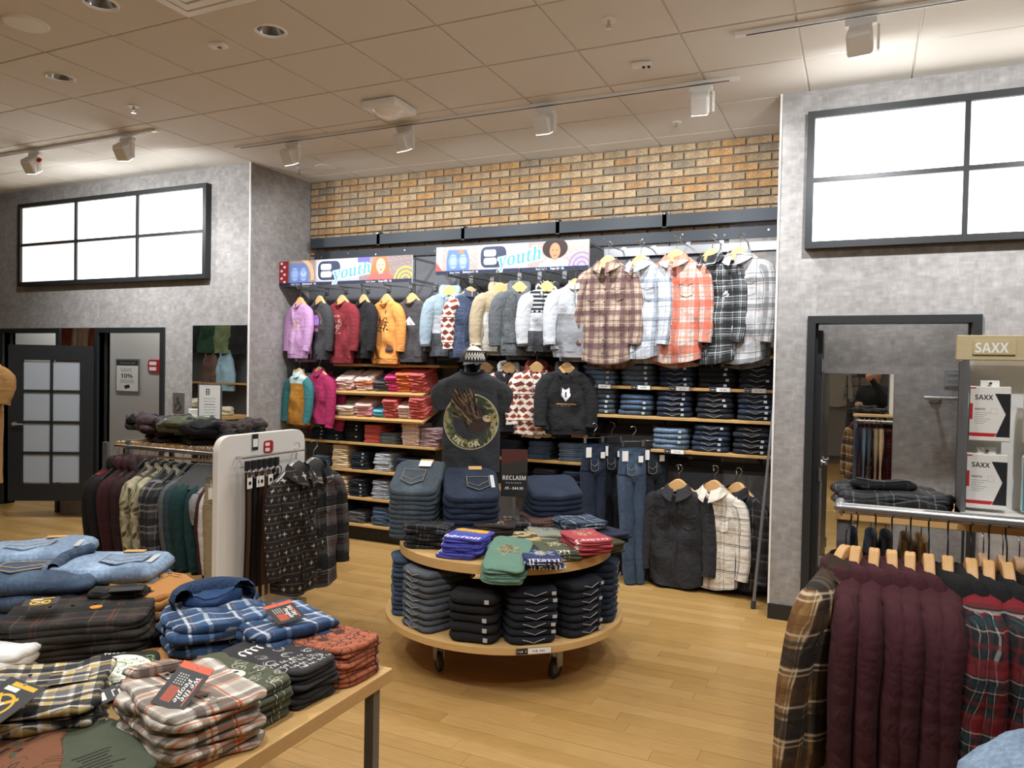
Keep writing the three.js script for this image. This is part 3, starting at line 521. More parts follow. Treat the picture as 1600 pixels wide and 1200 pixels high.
// dark panels behind the boys section, grey crossbars
single('backing_panel', box(1.42, 2.2, .008), M.black, 'black backing panel behind the boys hoodies and shelves', 'panel', [-2.78, 1.66, ZB + .005]);
single('cross_rail', box(1.5, .07, .02), M.alu, 'flat grey rail behind the plaid shirts hooks', 'rail', [-1.3, 2.7, ZB + .03]);
single('cross_rail', box(.62, .06, .02), M.steelDark, 'dark rail behind the two hanging jeans', 'rail', [-1.82, 1.19, ZB + .03]);
single('cross_rail', box(.96, .06, .02), M.steelDark, 'dark rail above the low hanging shirts', 'rail', [-1.04, .93, ZB + .03]);
single('kick_plate', box(XR - XL, .12, .3), M.black, 'black base plinth under the wall shelving', 'plinth', [(XL + XR) / 2, .06, ZB + .16]);
function shelf(x0, x1, y, label, o = {}) {
  const { d = .37, tilt = 0, zf = -5.93 } = o, g = thing('wood_shelf', label, 'shelf', [(x0 + x1) / 2, y, zf], 0, 'wall shelves');
  const inner = new THREE.Group(); inner.name = 'shelf_deck'; g.add(inner); inner.rotation.x = tilt;
  part('board', rbox(x1 - x0, .024, d, .003, 0, -.012, -d / 2, 1), M.shelfWood, inner);
  for (const s of [-1, 1]) { const sh = new THREE.Shape(); sh.moveTo(0, 0); sh.lineTo(-d + .02, 0); sh.lineTo(-d + .02, -.09); sh.closePath(); part('bracket', new THREE.ExtrudeGeometry(sh, { depth: .004, bevelEnabled: false }).rotateY(-Math.PI / 2).translate(s * (x1 - x0) * .36, -.025, 0), M.steelDark, inner); }
  return g;
}
const SL = .36;   // slant of the two display shelves
shelf(-2.1, -.56, 1.822, 'wood shelf directly below the five plaid shirts');
shelf(-2.12, -.56, 1.565, 'wood shelf with price strips, upper row of jeans stacks');
shelf(-2.12, -.56, 1.327, 'wood shelf under the second row of jeans stacks');
shelf(-1.51, -.56, 1.068, 'short wood shelf with three jeans stacks, right side');
shelf(-2.96, -2.06, 1.147, 'wood shelf below the aztec and black hoodies');
shelf(-2.96, -2.06, .915, 'second wood shelf of the boys section, behind the sign');
shelf(-2.96, -2.06, .64, 'lowest wood shelf of the boys section behind the round table');
shelf(-4.66, -3.47, 1.705, 'empty wood shelf right under the girls sweatshirts');
shelf(-4.64, -3.6, 1.43, 'upper slanted wood shelf of folded tops', { tilt: SL, zf: -5.86 });
shelf(-4.62, -3.6, 1.185, 'lower slanted wood shelf of folded tops', { tilt: SL, zf: -5.86 });
shelf(-5.0, -3.5, .952, 'long wood shelf below the slanted shelves');
shelf(-4.97, -3.5, .688, 'wood shelf with khaki and navy pants, upper one');
shelf(-4.95, -3.5, .424, 'wood shelf with khaki and navy pants, lower one');
shelf(-4.93, -3.5, .168, 'lowest wood shelf near the floor, left alcove');
// sign boards
function youthSign(kind) {
  return canvas(1024, 166, (g, w, h) => {
    const grd = ['#a89a96', '#c9c2c0', '#7d6c6a']; g.fillStyle = kind ? '#9a9089' : '#857370'; g.fillRect(0, 0, w, h);
    for (let i = 0; i < 500; i++) { g.globalAlpha = .16; g.fillStyle = grd[i % 3]; g.fillRect((i * 197) % w, (i * 71) % h, 26, 9); } g.globalAlpha = 1;
    g.fillStyle = kind ? '#b5b0ad' : '#96282f'; g.fillRect(0, 0, kind ? 44 : 76, h);
    if (kind) { g.fillStyle = '#dd4b46'; g.beginPath(); g.moveTo(0, 90); g.lineTo(52, 150); g.lineTo(0, 150); g.fill(); } else { g.fillStyle = '#f2dcd8'; for (let i = 0; i < 6; i++) { g.beginPath(); g.ellipse(20 + (i % 2) * 24, 14 + i * 25, 11, 9, 0, 0, 7); g.fill(); } }
    const jx = kind ? 78 : 84;   // jeans seen from behind
    g.fillStyle = '#566ea0'; g.beginPath(); g.moveTo(jx + 12, 20); g.lineTo(jx + 140, 22); g.quadraticCurveTo(jx + 172, 90, jx + 156, 145); g.lineTo(jx, 145); g.quadraticCurveTo(jx - 8, 70, jx + 12, 20); g.fill();
    g.fillStyle = '#8699c2'; g.beginPath(); g.ellipse(jx + 46, 90, 32, 44, 0, 0, 7); g.ellipse(jx + 116, 92, 30, 44, 0, 0, 7); g.fill(); g.strokeStyle = '#4a629c'; g.lineWidth = 3; g.strokeRect(jx + 22, 62, 48, 52); g.strokeRect(jx + 92, 62, 48, 52);
    g.strokeStyle = '#e9e4d6'; g.beginPath(); g.moveTo(jx + 92, 80); g.lineTo(jx + 116, 100); g.lineTo(jx + 140, 80); g.stroke();
    if (kind) { g.fillStyle = '#a9703c'; g.fillRect(jx + 86, 24, 34, 20); } else { g.fillStyle = '#d79a76'; g.beginPath(); g.moveTo(jx + 100, 0); g.quadraticCurveTo(jx + 190, 50, jx + 176, 130); g.lineTo(jx + 200, 132); g.quadraticCurveTo(jx + 212, 40, jx + 150, 0); g.fill(); }
    g.fillStyle = '#a29ea1'; g.fillRect(300, 0, 340, 145);
    const rrect = (x, y, a, b, r) => { g.beginPath(); g.moveTo(x + r, y); g.lineTo(x + a - r, y); g.quadraticCurveTo(x + a, y, x + a, y + r); g.lineTo(x + a, y + b - r); g.quadraticCurveTo(x + a, y + b, x + a - r, y + b); g.lineTo(x + r, y + b); g.quadraticCurveTo(x, y + b, x, y + b - r); g.lineTo(x, y + r); g.quadraticCurveTo(x, y, x + r, y); g.fill(); };
    g.fillStyle = '#c9c9cc'; rrect(308, 4, 196, 140, 52); g.fillStyle = '#252f49'; rrect(318, 12, 176, 124, 46); g.fillStyle = '#d0d0d3'; rrect(340, 30, 84, 40, 16); rrect(340, 78, 88, 40, 16);
    g.fillStyle = '#19233f'; g.fillRect(0, 145, w, 21);
    g.save(); g.translate(436, 138); g.rotate(-.14); g.font = 'italic bold 100px serif'; g.lineWidth = 16; g.strokeStyle = '#c4cdd2'; g.strokeText('youth', 0, 0); g.fillStyle = '#4a92b4'; g.fillText('youth', 0, 0); g.restore();
    const fx = kind ? 812 : 800;   // portrait
    g.fillStyle = kind ? '#2c1d18' : '#a0673c'; if (kind) { g.beginPath(); g.ellipse(fx, 42, 80, 58, 0, 0, 7); g.fill(); } else { g.beginPath(); g.moveTo(fx - 40, 0); g.quadraticCurveTo(fx - 90, 90, fx - 76, 145); g.lineTo(fx + 66, 145); g.quadraticCurveTo(fx + 62, 50, fx + 40, 0); g.fill(); }
    g.fillStyle = kind ? '#9db8cf' : '#e05d58'; g.beginPath(); g.moveTo(fx - 110, 145); g.quadraticCurveTo(fx - 60, 92, fx, 100); g.quadraticCurveTo(fx + 70, 92, fx + 100, 145); g.fill();
    g.fillStyle = kind ? '#b07c5c' : '#e3ab8c'; g.fillRect(fx - 16, 80, 32, 28); g.beginPath(); g.ellipse(fx, 56, 34, 45, 0, 0, 7); g.fill();
    g.fillStyle = '#3a2620'; g.beginPath(); g.ellipse(fx - 13, 52, 4, 3, 0, 0, 7); g.ellipse(fx + 13, 52, 4, 3, 0, 0, 7); g.fill(); g.fillStyle = '#a0504a'; g.beginPath(); g.ellipse(fx, 82, 11, 4, 0, 0, 7); g.fill();
    if (!kind) { g.fillStyle = '#5a55a0'; g.fillRect(628, 0, 90, 30); }
    g.lineWidth = 10; g.strokeStyle = kind ? '#7e6cb4' : '#e8e03a'; for (const r of [28, 52, 78]) { g.beginPath(); g.arc(980, 150, r, Math.PI, 0); g.stroke(); }
    g.fillStyle = '#19233f'; g.fillRect(640, 145, 384, 21);
    g.fillStyle = '#e8e8ee'; g.font = '15px sans-serif'; const who = kind ? "Boys' Sizes" : "Girls' Sizes"; g.fillText(who, 100, 161); g.fillText(who, 690, 161); g.font = 'bold 16px sans-serif'; g.fillText('Bottoms 4 - 16', 192, 161); g.fillText(kind ? 'Tops XS - XL' : 'Tops XXS - XL', 782, 161);
  });
}
function signBoard(x0, x1, y0, y1, kind, label) {
  const g = thing('section_sign', label, 'sign', [(x0 + x1) / 2, (y0 + y1) / 2, -5.86]), w = x1 - x0, h = y1 - y0;
  part('board', box(w, h, .014, 0, 0, -.009), M.white, g);
  part('printed_face', new THREE.BoxGeometry(w, h, .003), std({ map: tex(youthSign(kind), 1, 1, 0, 0, false), roughness: .5 }), g);
  for (const s of [-1, 1]) for (const y of [-.1, .1]) part('support_arm', box(.016, .02, .42, s * (w / 2 - .02), y, -.22), M.alu, g);
}
signBoard(-5.285, -3.735, 2.46, 2.705, 0, 'printed youth banner board with a girl and yellow arcs');
signBoard(-3.48, -2.04, 2.512, 2.757, 1, 'printed youth banner board with a curly haired child');
// face-out hook with one front garment on a wooden hanger
const HZ = -5.9;
function hookArm(x, y, label) { const g = thing('faceout_hook', label, 'hook', [x, y, ZB], 0, 'face-out hooks'); part('arm', bar([0, 0, .0], [0, -.02, .46], .006, 8), M.chrome, g); part('tip', bar([0, -.02, .46], [0, .005, .475], .006, 8), M.chrome, g); part('wall_plate', box(.04, .07, .012, 0, 0, .008), M.alu, g); }
function hung(x, y, z, turn, name, label, cat, o, group, h = {}) { hookArm(x, y + .15, 'chrome hook holding the ' + label.split(' ').slice(0, 7).join(' ')); hanger([x, y, z], turn, 'wooden hanger of the ' + label.split(' ').slice(0, 8).join(' '), { small: h.small, group: 'wooden hangers on the wall' }); const g = garment(name, label, cat, [x, y - .005, z], turn, o, group); if (!h.alone) { const c = g.clone(); c.name = numbered(name); c.position.z -= .1; c.position.y -= .035; c.position.x += .02; c.rotation.y += .12; c.userData = { ...g.userData, label: 'rear one behind the ' + label.split(' ').slice(0, 11).join(' ') }; scene.add(c); } return g; }
const kid = { len: .5, sw: .155, hw: .165, dep: .045, drop: .05, neckW: .06, neckDip: .05, sleeveLen: .43, sleeveOut: .03 };
const pr = {
  lilac: printMat((g, w, h) => { g.fillStyle = '#b487b0'; g.fillRect(0, 0, w, h); g.fillStyle = '#c79cc4'; g.fillRect(0, 0, w * .46, h); g.strokeStyle = '#d9bd92'; g.lineWidth = 2; for (let i = 0; i < 14; i++) { g.beginPath(); g.arc(w * .5 + Math.cos(i * 2.4) * 14, h * .27 + Math.sin(i * 2.4) * 12, 6 + i % 4, i, i + 3); g.stroke(); } }),
  sunset: printMat((g, w, h) => { g.fillStyle = '#39363a'; g.fillRect(0, 0, w, h); g.fillStyle = '#a97fd0'; g.beginPath(); g.arc(w * .48, h * .26, 30, 0, 7); g.fill(); g.fillStyle = '#5b3038'; g.fillRect(w * .36, h * .29, 62, 12); g.fillStyle = '#c98ab8'; g.fillRect(w * .36, h * .34, 62, 9); g.fillStyle = '#dcb45a'; g.font = 'bold 15px sans-serif'; g.save(); g.translate(w * .48, h * .26); for (let i = 0; i < 15; i++) { g.save(); g.rotate(-1 + i * .19); if (i < 4) g.fillText('STAY'[i], -4, -38); else strokes(g, -4, -38, 5, 10); g.restore(); }; g.restore(); }),
  redPrint: printMat((g, w, h) => { g.fillStyle = '#7d222b'; g.fillRect(0, 0, w, h); g.strokeStyle = '#d8b8a6'; g.lineWidth = 2; g.font = 'bold 12px serif'; g.fillStyle = '#d8b8a6'; strokes(g, w * .4, h * .2, 44, 9); for (let i = 0; i < 9; i++) { g.beginPath(); g.arc(w * .5 + ((i * 37) % 26) - 13, h * .27 + ((i * 23) % 40) - 10, 5 + i % 5, i, i + 4); g.stroke(); } strokes(g, w * .42, h * .4, 30, 7); }),
  blackPrint: printMat((g, w, h) => { g.fillStyle = '#161618'; g.fillRect(0, 0, w, h); g.fillStyle = '#c9c5bd'; g.font = 'bold 13px sans-serif'; for (let i = 0; i < 5; i++) strokes(g, w * .4, h * .22 + i * 15, 44 - (i % 2) * 8, 9); }),
  orangePrint: printMat((g, w, h) => { g.fillStyle = '#dc9148'; g.fillRect(0, 0, w, h); for (let i = 0; i < 40; i++) { g.fillStyle = ['#6d2a1e', '#8a3a22', '#f0c05a', '#3a2018'][i % 4]; g.beginPath(); g.ellipse(w * .5 + ((i * 53) % 60) - 30, h * .28 + ((i * 31) % 52) - 22, 6, 3, i, 0, 7); g.fill(); } g.fillStyle = '#2d1c18'; g.fillRect(w * .54, h * .13, 5, 12); }),
  mountain: printMat((g, w, h) => { g.fillStyle = '#454143'; g.fillRect(0, 0, w, h); g.fillStyle = '#eceae6'; g.beginPath(); g.moveTo(w * .38, h * .3); g.lineTo(w * .5, h * .2); g.lineTo(w * .62, h * .3); g.fill(); g.fillStyle = '#454143'; strokes(g, w * .4, h * .297, 52, 11); }),
  block: (a, b, c, y1 = .3, y2 = .55) => printMat((g, w, h) => { g.fillStyle = a; g.fillRect(0, 0, w, h * y1); g.fillStyle = b; g.fillRect(0, h * y1, w, h * (y2 - y1)); g.fillStyle = c; g.fillRect(0, h * y2, w, h); }),
  aztec: printMat((g, w, h) => { g.fillStyle = '#e4dcd0'; g.fillRect(0, 0, w, h); for (let y = 0; y < h; y += 22) for (let x = -20; x < w; x += 30) { g.fillStyle = (y / 22) % 2 ? '#8a3a24' : '#6d2d20'; const o = (y / 22) % 3 * 10; g.beginPath(); g.moveTo(x + o, y + 11); g.lineTo(x + o + 15, y); g.lineTo(x + o + 30, y + 11); g.lineTo(x + o + 15, y + ((y / 22) % 2 ? 17 : 21)); g.fill(); if ((y / 22) % 4 === 0) g.fillRect(0, y, w, 3); } }),
  fox: printMat((g, w, h) => { g.fillStyle = '#141417'; g.fillRect(0, 0, w, h); g.fillStyle = '#efefef'; g.beginPath(); g.moveTo(w * .44, h * .19); g.lineTo(w * .49, h * .22); g.lineTo(w * .55, h * .19); g.lineTo(w * .56, h * .28); g.lineTo(w * .5, h * .34); g.lineTo(w * .44, h * .28); g.fill(); g.fillStyle = '#141417'; g.fillRect(w * .49, h * .24, 4, 18); g.fillStyle = '#c98a4c'; g.fillRect(w * .38, h * .36, w * .26, 3); g.fillStyle = '#77757a'; strokes(g, w * .43, h * .39, 34, 5); }),
  snow: printMat((g, w, h) => { g.fillStyle = '#18191d'; g.fillRect(0, 0, w, h); g.strokeStyle = '#2c2e33'; g.lineWidth = 2; for (let y = 10; y < h; y += 9) { g.beginPath(); g.moveTo(0, y); g.lineTo(w, y); g.stroke(); } }),
};
const gA = 'girls sweatshirts on the upper hooks';
hung(-5.05, 2.3, HZ, -.3, 'sweatshirt', 'lilac crew sweatshirt nearest the grey alcove wall', 'sweatshirt', { ...kid, mat: pr.lilac, sleeveMat: S.lilac, band: true }, gA, { small: true });
hung(-4.81, 2.31, HZ, -.35, 'sweatshirt', 'charcoal sweatshirt with a purple round sunset print', 'sweatshirt', { ...kid, mat: pr.sunset, sleeveMat: S.charcoal, band: true, len: .52 }, gA, { small: true });
hung(-4.54, 2.31, HZ, -.2, 'sweatshirt', 'dark red sweatshirt with a thin line print', 'sweatshirt', { ...kid, len: .55, mat: pr.redPrint, sleeveMat: solid(0x7d222b), band: true, sw: .17, hw: .18 }, gA, { small: true });
hung(-4.29, 2.31, HZ, -.4, 'sweatshirt', 'black sweatshirt with pale lettering beside the orange one', 'sweatshirt', { ...kid, mat: pr.blackPrint, sleeveMat: S.black, band: true }, gA, { small: true });
hung(-4.03, 2.31, HZ, -.25, 'sweatshirt', 'bright orange sweatshirt with a brown print', 'sweatshirt', { ...kid, len: .55, mat: pr.orangePrint, sleeveMat: solid(0xdc9148), band: true, sw: .165, hw: .17 }, gA, { small: true });
hung(-3.75, 2.31, HZ, -.12, 'sweatshirt', 'dark grey sweatshirt with a white mountain print', 'sweatshirt', { ...kid, len: .53, mat: pr.mountain, sleeveMat: solid(0x454143), band: true, sw: .175, hw: .185 }, gA, { small: true });
const gB = 'boys hoodies on the upper hooks';
const kb = { ...kid, len: .58, sw: .165, hw: .175, sleeveLen: .45, pouch: true };
hung(-3.36, 2.37, HZ, .3, 'hoodie', 'hoodie in pale blue, light grey and charcoal blocks', 'hoodie', { ...kb, neck: 'hood', mat: pr.block('#8d9ea8', '#b9bcc2', '#4b4e54', .27, .47), sleeveMat: solid(0x8d9ea8), trimMat: solid(0x55585e), hoodMat: solid(0x8d9ea8), pouch: false }, gB, { small: true });
hung(-3.14, 2.35, HZ + .02, .75, 'fleece_pullover', 'speckled navy fleece with patterned sleeves', 'fleece', { ...kb, neck: 'mock', mat: melange(0x45506a, 120), sleeveMat: pr.aztec, pouch: false, len: .57 }, gB, { small: true });
hung(-2.86, 2.38, HZ, .45, 'hoodie', 'hoodie with beige top and off-white lower half', 'hoodie', { ...kb, neck: 'hood', mat: pr.block('#a39378', '#d2cfc8', '#cfcac0', .25, .48), sleeveMat: solid(0xa39378), hoodMat: solid(0xa39378), trimMat: S.cream, pouch: false, len: .54 }, gB, { small: true });
hung(-2.66, 2.38, HZ + .03, .5, 'hoodie', 'plain heather charcoal hoodie in the boys row', 'hoodie', { ...kb, neck: 'hood', mat: melange(0x55595c, 30, 5), band: true, len: .53 }, gB, { small: true });
hung(-2.42, 2.38, HZ, .4, 'hoodie', 'hoodie with black striped top, white middle, charcoal bottom', 'hoodie', { ...kb, neck: 'hood', mat: printMat((g, w, h) => { g.fillStyle = '#b0b1b4'; g.fillRect(0, 0, w, h); for (let y = 0; y < h * .26; y += 14) { g.fillStyle = '#1e1f22'; g.fillRect(0, y, w, 8); } g.fillStyle = '#18191c'; for (let x = 0; x < w; x += 16) { g.beginPath(); g.moveTo(x, h * .27); g.lineTo(x + 8, h * .24); g.lineTo(x + 16, h * .27); g.fill(); } g.fillStyle = '#3c3e41'; g.fillRect(0, h * .46, w, h); }), sleeveMat: solid(0xb4b6b8), hoodMat: plaid(0x222326, [[0, .3, 0xd0d0d0, .8]], .05, []), trimMat: S.charcoal, pouch: false, len: .54 }, gB, { small: true });
hung(-2.16, 2.39, HZ + .02, .3, 'hoodie', 'pale hoodie with white yoke and light grey body', 'hoodie', { ...kb, neck: 'zip', mat: pr.block('#adb0b4', '#7f8184', '#7f8184', .3, .6), sleeveMat: solid(0xadb0b4), trimMat: solid(0x989a9d), collarMat: solid(0xadb0b4), band: true, pouch: false, len: .55, sw: .17, hw: .18 }, gB, { small: true });
const gC = 'plaid shirts on the upper hooks';
const sh = { len: .8, sw: .205, hw: .215, dep: .06, neck: 'shirt', placket: true, pockets: true, hemDip: .04, sleeveLen: .6, sleeveOut: .04 };
[[-1.88, 'brown', 'brown and cream plaid western shirt, leftmost of the row', -.05], [-1.62, 'whiteBlue', 'white and blue-grey plaid shirt between the brown and coral ones', -.3], [-1.33, 'coral', 'coral red and white plaid shirt in the middle of the row', -.12], [-1.06, 'blackWhite', 'black and white plaid shirt right of the coral one', -.35], [-.85, 'greyWhite', 'light grey plaid shirt next to the right wall', -.3]].forEach(([x, k, lb, t], i) => hung(x, 2.585 - (i < 2 ? .02 : 0), HZ + (i % 2) * -.03 + .02, t, 'plaid_shirt', lb, 'shirt', { ...sh, len: i === 1 ? .74 : .79, mat: P[k], buttonMat: i === 0 ? S.button : S.buttonPale }, gC));
const gD = 'tops on the lower wall hooks';
hung(-5.05, 1.6, HZ, -.25, 'fleece_jacket', 'mustard, white and teal fleece jacket by the grey wall', 'jacket', { ...kid, len: .5, neck: 'mock', mat: pr.block('#b9d3d2', '#a5701f', '#a5701f', .12, .6), sleeveMat: solid(0x2f6e70), collarMat: solid(0xc9dedd), trimMat: solid(0x2f6e70) }, gD, { small: true });
hung(-4.8, 1.62, HZ, -.2, 'quilted_jacket', 'magenta quilted pullover beside the slanted shelves', 'jacket', { ...kid, len: .5, neck: 'mock', mat: S.magenta, sleeveLen: .48 }, gD, { small: true });
hung(-2.98, 1.69, HZ, .4, 'hoodie', 'dark brown top half hidden behind the mannequin cap', 'hoodie', { ...kid, len: .52, neck: 'hood', mat: solid(0x4a3a32) }, gD, { small: true });
hung(-2.75, 1.69, HZ + .02, .55, 'hoodie', 'black ribbed hoodie with a white patterned sleeve', 'hoodie', { ...kid, len: .54, neck: 'hood', mat: pr.snow, sleeveMat: pr.aztec, hoodMat: melange(0xb0aca8, 120) }, gD, { small: true });
hung(-2.5, 1.7, HZ, .45, 'hoodie', 'rust and white aztec pattern hoodie', 'hoodie', { ...kid, len: .56, sw: .165, hw: .18, neck: 'hood', mat: pr.aztec, trimMat: S.white }, gD, { small: true });
hung(-2.22, 1.7, HZ + .02, .3, 'hoodie', 'black hoodie with a white animal head print', 'hoodie', { ...kid, len: .5, sw: .17, hw: .18, neck: 'hood', mat: pr.fox, sleeveMat: S.black, hoodMat: S.black, trimMat: S.black, band: true }, gD, { small: true });
hung(-1.27, .8, -5.87, -.05, 'button_shirt', 'plain black button shirt hanging low near the floor', 'shirt', { ...sh, len: .74, sw: .21, mat: solid(0x26262a), buttonMat: S.button }, 'shirts on the low hooks', { alone: true });
hung(-1.0, .81, -5.9, -.3, 'plaid_shirt', 'cream windowpane plaid shirt hanging low near the floor', 'shirt', { ...sh, len: .73, mat: P.cream }, 'shirts on the low hooks', { alone: true });
hung(-.83, .8, -5.95, -.5, 'plaid_shirt', 'dark plaid shirt hanging low behind the grey pole', 'shirt', { ...sh, len: .72, mat: P.darkCheck }, 'shirts on the low hooks', { alone: true });
// hanging jeans
function hangingJeans(x, y, z, turn, mat, label) {
  const g = thing('hanging_jeans', label, 'jeans', [x, y, z], turn, 'jeans hanging from hooks');
  const H1 = .26, L = 1.06;
  part('hips', gridGeo(28, 10, (u, v) => { const th = u * 6.2832, c = Math.cos(th), s = Math.sin(th), a = .105 + .018 * v - (v > .8 ? (v - .8) * .2 : 0), b = .045 + .025 * v - (v > .8 ? (v - .8) * .15 : 0); return [a * c, -v * H1, b * s + N(c * 2, v * 3, x) * .012, a * c, -v * H1]; }, true), mat, g);
  for (const s of [-1, 1]) part('leg', gridGeo(18, 22, (u, v) => { const th = u * 6.2832, c = Math.cos(th), q = Math.sin(th), r = .077 - .022 * v; const yy = -H1 * .8 - v * (L - H1 * .8), cx = s * (.058 - .02 * v) + .03 * v * v; return [cx + r * c * .82 + N(c, v * 6, s + x) * .008, yy, r * q * .8 + N(q * 2, v * 7, s * 3 + x) * .014 + .03 * v, r * th, yy]; }, true), mat, g);
  part('waistband', gridGeo(28, 3, (u, v) => { const th = u * 6.2832, c = Math.cos(th), s = Math.sin(th); return [.109 * c, .006 - v * .042, .05 * s + N(c * 2, 0, x) * .012, th * .1, v * .04]; }, true), mat, g);
  const pk = part('back_pocket', gridGeo(6, 6, (u, v) => [-.075 + u * .075, -.1 - v * .1, .066 + .008 * v + N(u * 2, v * 2, 4) * .004, u * .1, v * .1]), mat, g);
  part('stitching', merge([tube([[-.072, -.105, .071], [-.07, -.185, .08], [-.037, -.2, .081], [-.004, -.185, .08], [-.002, -.105, .071]], .0013, 16, 5), tube([[-.07, -.14, .075], [-.037, -.16, .078], [-.004, -.135, .075]], .0013, 10, 5)]), S.stitch, pk);
  part('size_tag', box(.04, .05, .002, .045, -.075, .066), S.paper, g); part('hang_tag', box(.05, .08, .002, -.085, -.05, .06), S.paper, g);
  const h = thing('clip_hanger', 'chrome clip hanger above the ' + label, 'hanger', [x, y + .06, z], turn, 'chrome clip hangers');
  part('hook', hookGeo.clone().translate(0, -.045, 0), M.chrome, h); part('bar', bar([-.1, 0, 0], [.1, 0, 0], .0035, 6), M.chrome, h); for (const s of [-1, 1]) part('clip', box(.018, .045, .014, s * .085, -.02, 0), M.chrome, h);
}
hangingJeans(-1.95, 1.08, -5.82, .9, D.dark, 'dark blue jeans hanging left of the other pair');
hangingJeans(-1.63, 1.07, -5.82, .7, D.blue, 'faded blue jeans hanging with a white tag');
hangingJeans(-1.86, 1.08, -6.0, .8, D.ink, 'nearly black jeans hanging behind the dark blue pair');
hangingJeans(-1.5, 1.07, -6.0, .6, D.ink, 'nearly black jeans hanging behind the faded blue pair');
// reach pole
{
  const g = thing('reach_pole', 'grey metal reach pole with a black foot leaning on the wall', 'pole', [-.66, 0, -5.62]);
  const top = [.085, 1.5, -.24];
  part('tube', bar([.002, .03, -.004], top, .011, 14), M.alu, g); part('foot', bar([0, 0, 0], [.003, .055, -.009], .017, 14), M.rubber, g);
}
// stacks of jeans on the right-hand shelves
const zS = -6.1;
[[-1.97, 4, D.mid, 'mid blue jeans in the far left stack'], [-1.65, 4, D.slate, 'grey-blue jeans in the second stack'], [-1.33, 4, D.dark, 'dark blue jeans in the middle stack'], [-1.02, 4, D.black, 'washed black jeans in the fourth stack'], [-.72, 5, D.ink, 'near-black jeans in the wall-side stack']].forEach(([x, n, m, w], i) => stack({ n, w: .28, d: .32, t: .043, mat: m, foldOpts: { layers: 1, n: 2.7 }, what: w, where: 'on price-strip shelf', group: 'jeans on the price-strip shelf', pos: [x, 1.566, zS], sticker: .08, chev: i === 2 || i === 4 ? .06 : 0 }));
[[-1.97, 5, D.slate, 'grey-blue jeans in the far left stack'], [-1.66, 4, D.blue, 'blue jeans in the second stack'], [-1.35, 5, D.dark, 'dark jeans in the middle stack'], [-1.03, 5, D.ink, 'V-stitched ink jeans in the fourth stack'], [-.72, 5, D.dark, 'dark jeans in the wall-side stack']].forEach(([x, n, m, w], i) => stack({ n, w: .28, d: .32, t: .042, mat: m, foldOpts: { layers: 1, n: 2.7 }, what: w, where: 'on the second jeans shelf', group: 'jeans on the second shelf', pos: [x, 1.328, zS], sticker: .08, chev: i > 1 ? .06 : 0 }));
[[-1.36, 4, D.mid, 'faded jeans in the left stack'], [-1.05, 5, D.dark, 'dark V-stitched jeans in the middle stack'], [-.74, 5, D.ink, 'near-black jeans in the right stack']].forEach(([x, n, m, w], i) => stack({ n, w: .29, d: .32, t: .042, mat: m, foldOpts: { layers: 1, n: 2.7 }, what: w, where: 'on the short third shelf', group: 'jeans on the third shelf', pos: [x, 1.069, zS], sticker: .08, chev: i ? .06 : 0 }));
// price strips on shelf edges
const priceMat = std({ map: tex(canvas(160, 40, (g) => { g.fillStyle = '#f1f1ef'; g.fillRect(0, 0, 160, 40); g.fillStyle = '#1b1c1e'; g.fillRect(0, 0, 52, 40); g.fillStyle = '#fff'; g.font = 'bold 20px sans-serif'; strokes(g, 6, 27, 38, 14); g.fillStyle = '#1b1c1e'; strokes(g, 74, 28, 58, 14); }), 1, 1, 0, 0, false), roughness: .5 });
[[-1.93, 1.556, 'far left'], [-1.6, 1.556, 'second'], [-1.29, 1.556, 'middle'], [-.98, 1.556, 'fourth'], [-.72, 1.556, 'rightmost'], [-1.32, 1.058, 'lone lower']].forEach(([x, y, w]) => { const g = thing('price_strip', `${w} black and white price strip on a shelf edge`, 'price tag', [x, y, -5.925]); part('holder', box(.16, .036, .003), M.alu, g); part('ticket', new THREE.BoxGeometry(.15, .03, .002).translate(0, 0, .003), priceMat, g); });
// folded stacks on the left (girls) shelves
const up = (zf, d) => zf - d;
function slantRow(y, items, rowName) {   // on the slanted shelves
  for (const [x, n, mats, what, w] of items) { const z0 = -5.86 - .17, yb = y + .17 * Math.tan(SL); for (let i = 0; i < n; i++) { const g = thing('folded_shirt', `${n === 1 ? '' : ordinal[n - 1 - i] + (n - 1 - i ? ' from top ' : ' ')}${what} on the ${rowName} slanted shelf`, 'shirt', [x + rr(-.008, .008), yb + .004 + i * .026, z0 + i * .008], rr(-.04, .04), 'folded tops on the ' + rowName + ' slanted shelf'); g.rotation.order = 'XYZ'; g.rotation.x = SL; part('folded_cloth', foldShared(w, .27, .03, { mess: .5 }), mats[i % mats.length], g); } }
}
const roseWhite = melange(0xe6cdc2, 60, 4), coralMix = melange(0xc95d58, 50, 4), greyPrint = melange(0x55565a, 140);
slantRow(1.43, [[-4.5, 4, [S.rose, roseWhite], 'blush pink top left', .2], [-4.28, 4, [roseWhite, S.rose, S.orange], 'peach print top', .2], [-4.08, 3, [greyPrint], 'black and white print top', .18], [-3.95, 5, [S.hotpink], 'hot pink top', .16], [-3.83, 6, [S.orange, solid(0xd4683c)], 'orange top', .16], [-3.68, 6, [coralMix, S.coral], 'coral top at the right end', .18]], 'upper');
slantRow(1.185, [[-4.5, 3, [S.cream, S.beige], 'cream and mustard top', .22], [-4.28, 4, [S.pink, S.rose], 'pale pink top', .2], [-4.1, 2, [S.aqua], 'turquoise top', .15], [-3.97, 6, [coralMix], 'coral knit top', .17], [-3.82, 4, [roseWhite, S.rose], 'blush print top', .16], [-3.68, 7, [coralMix, S.coral], 'red coral top at the right end', .17]], 'lower');
const zA = -6.1;
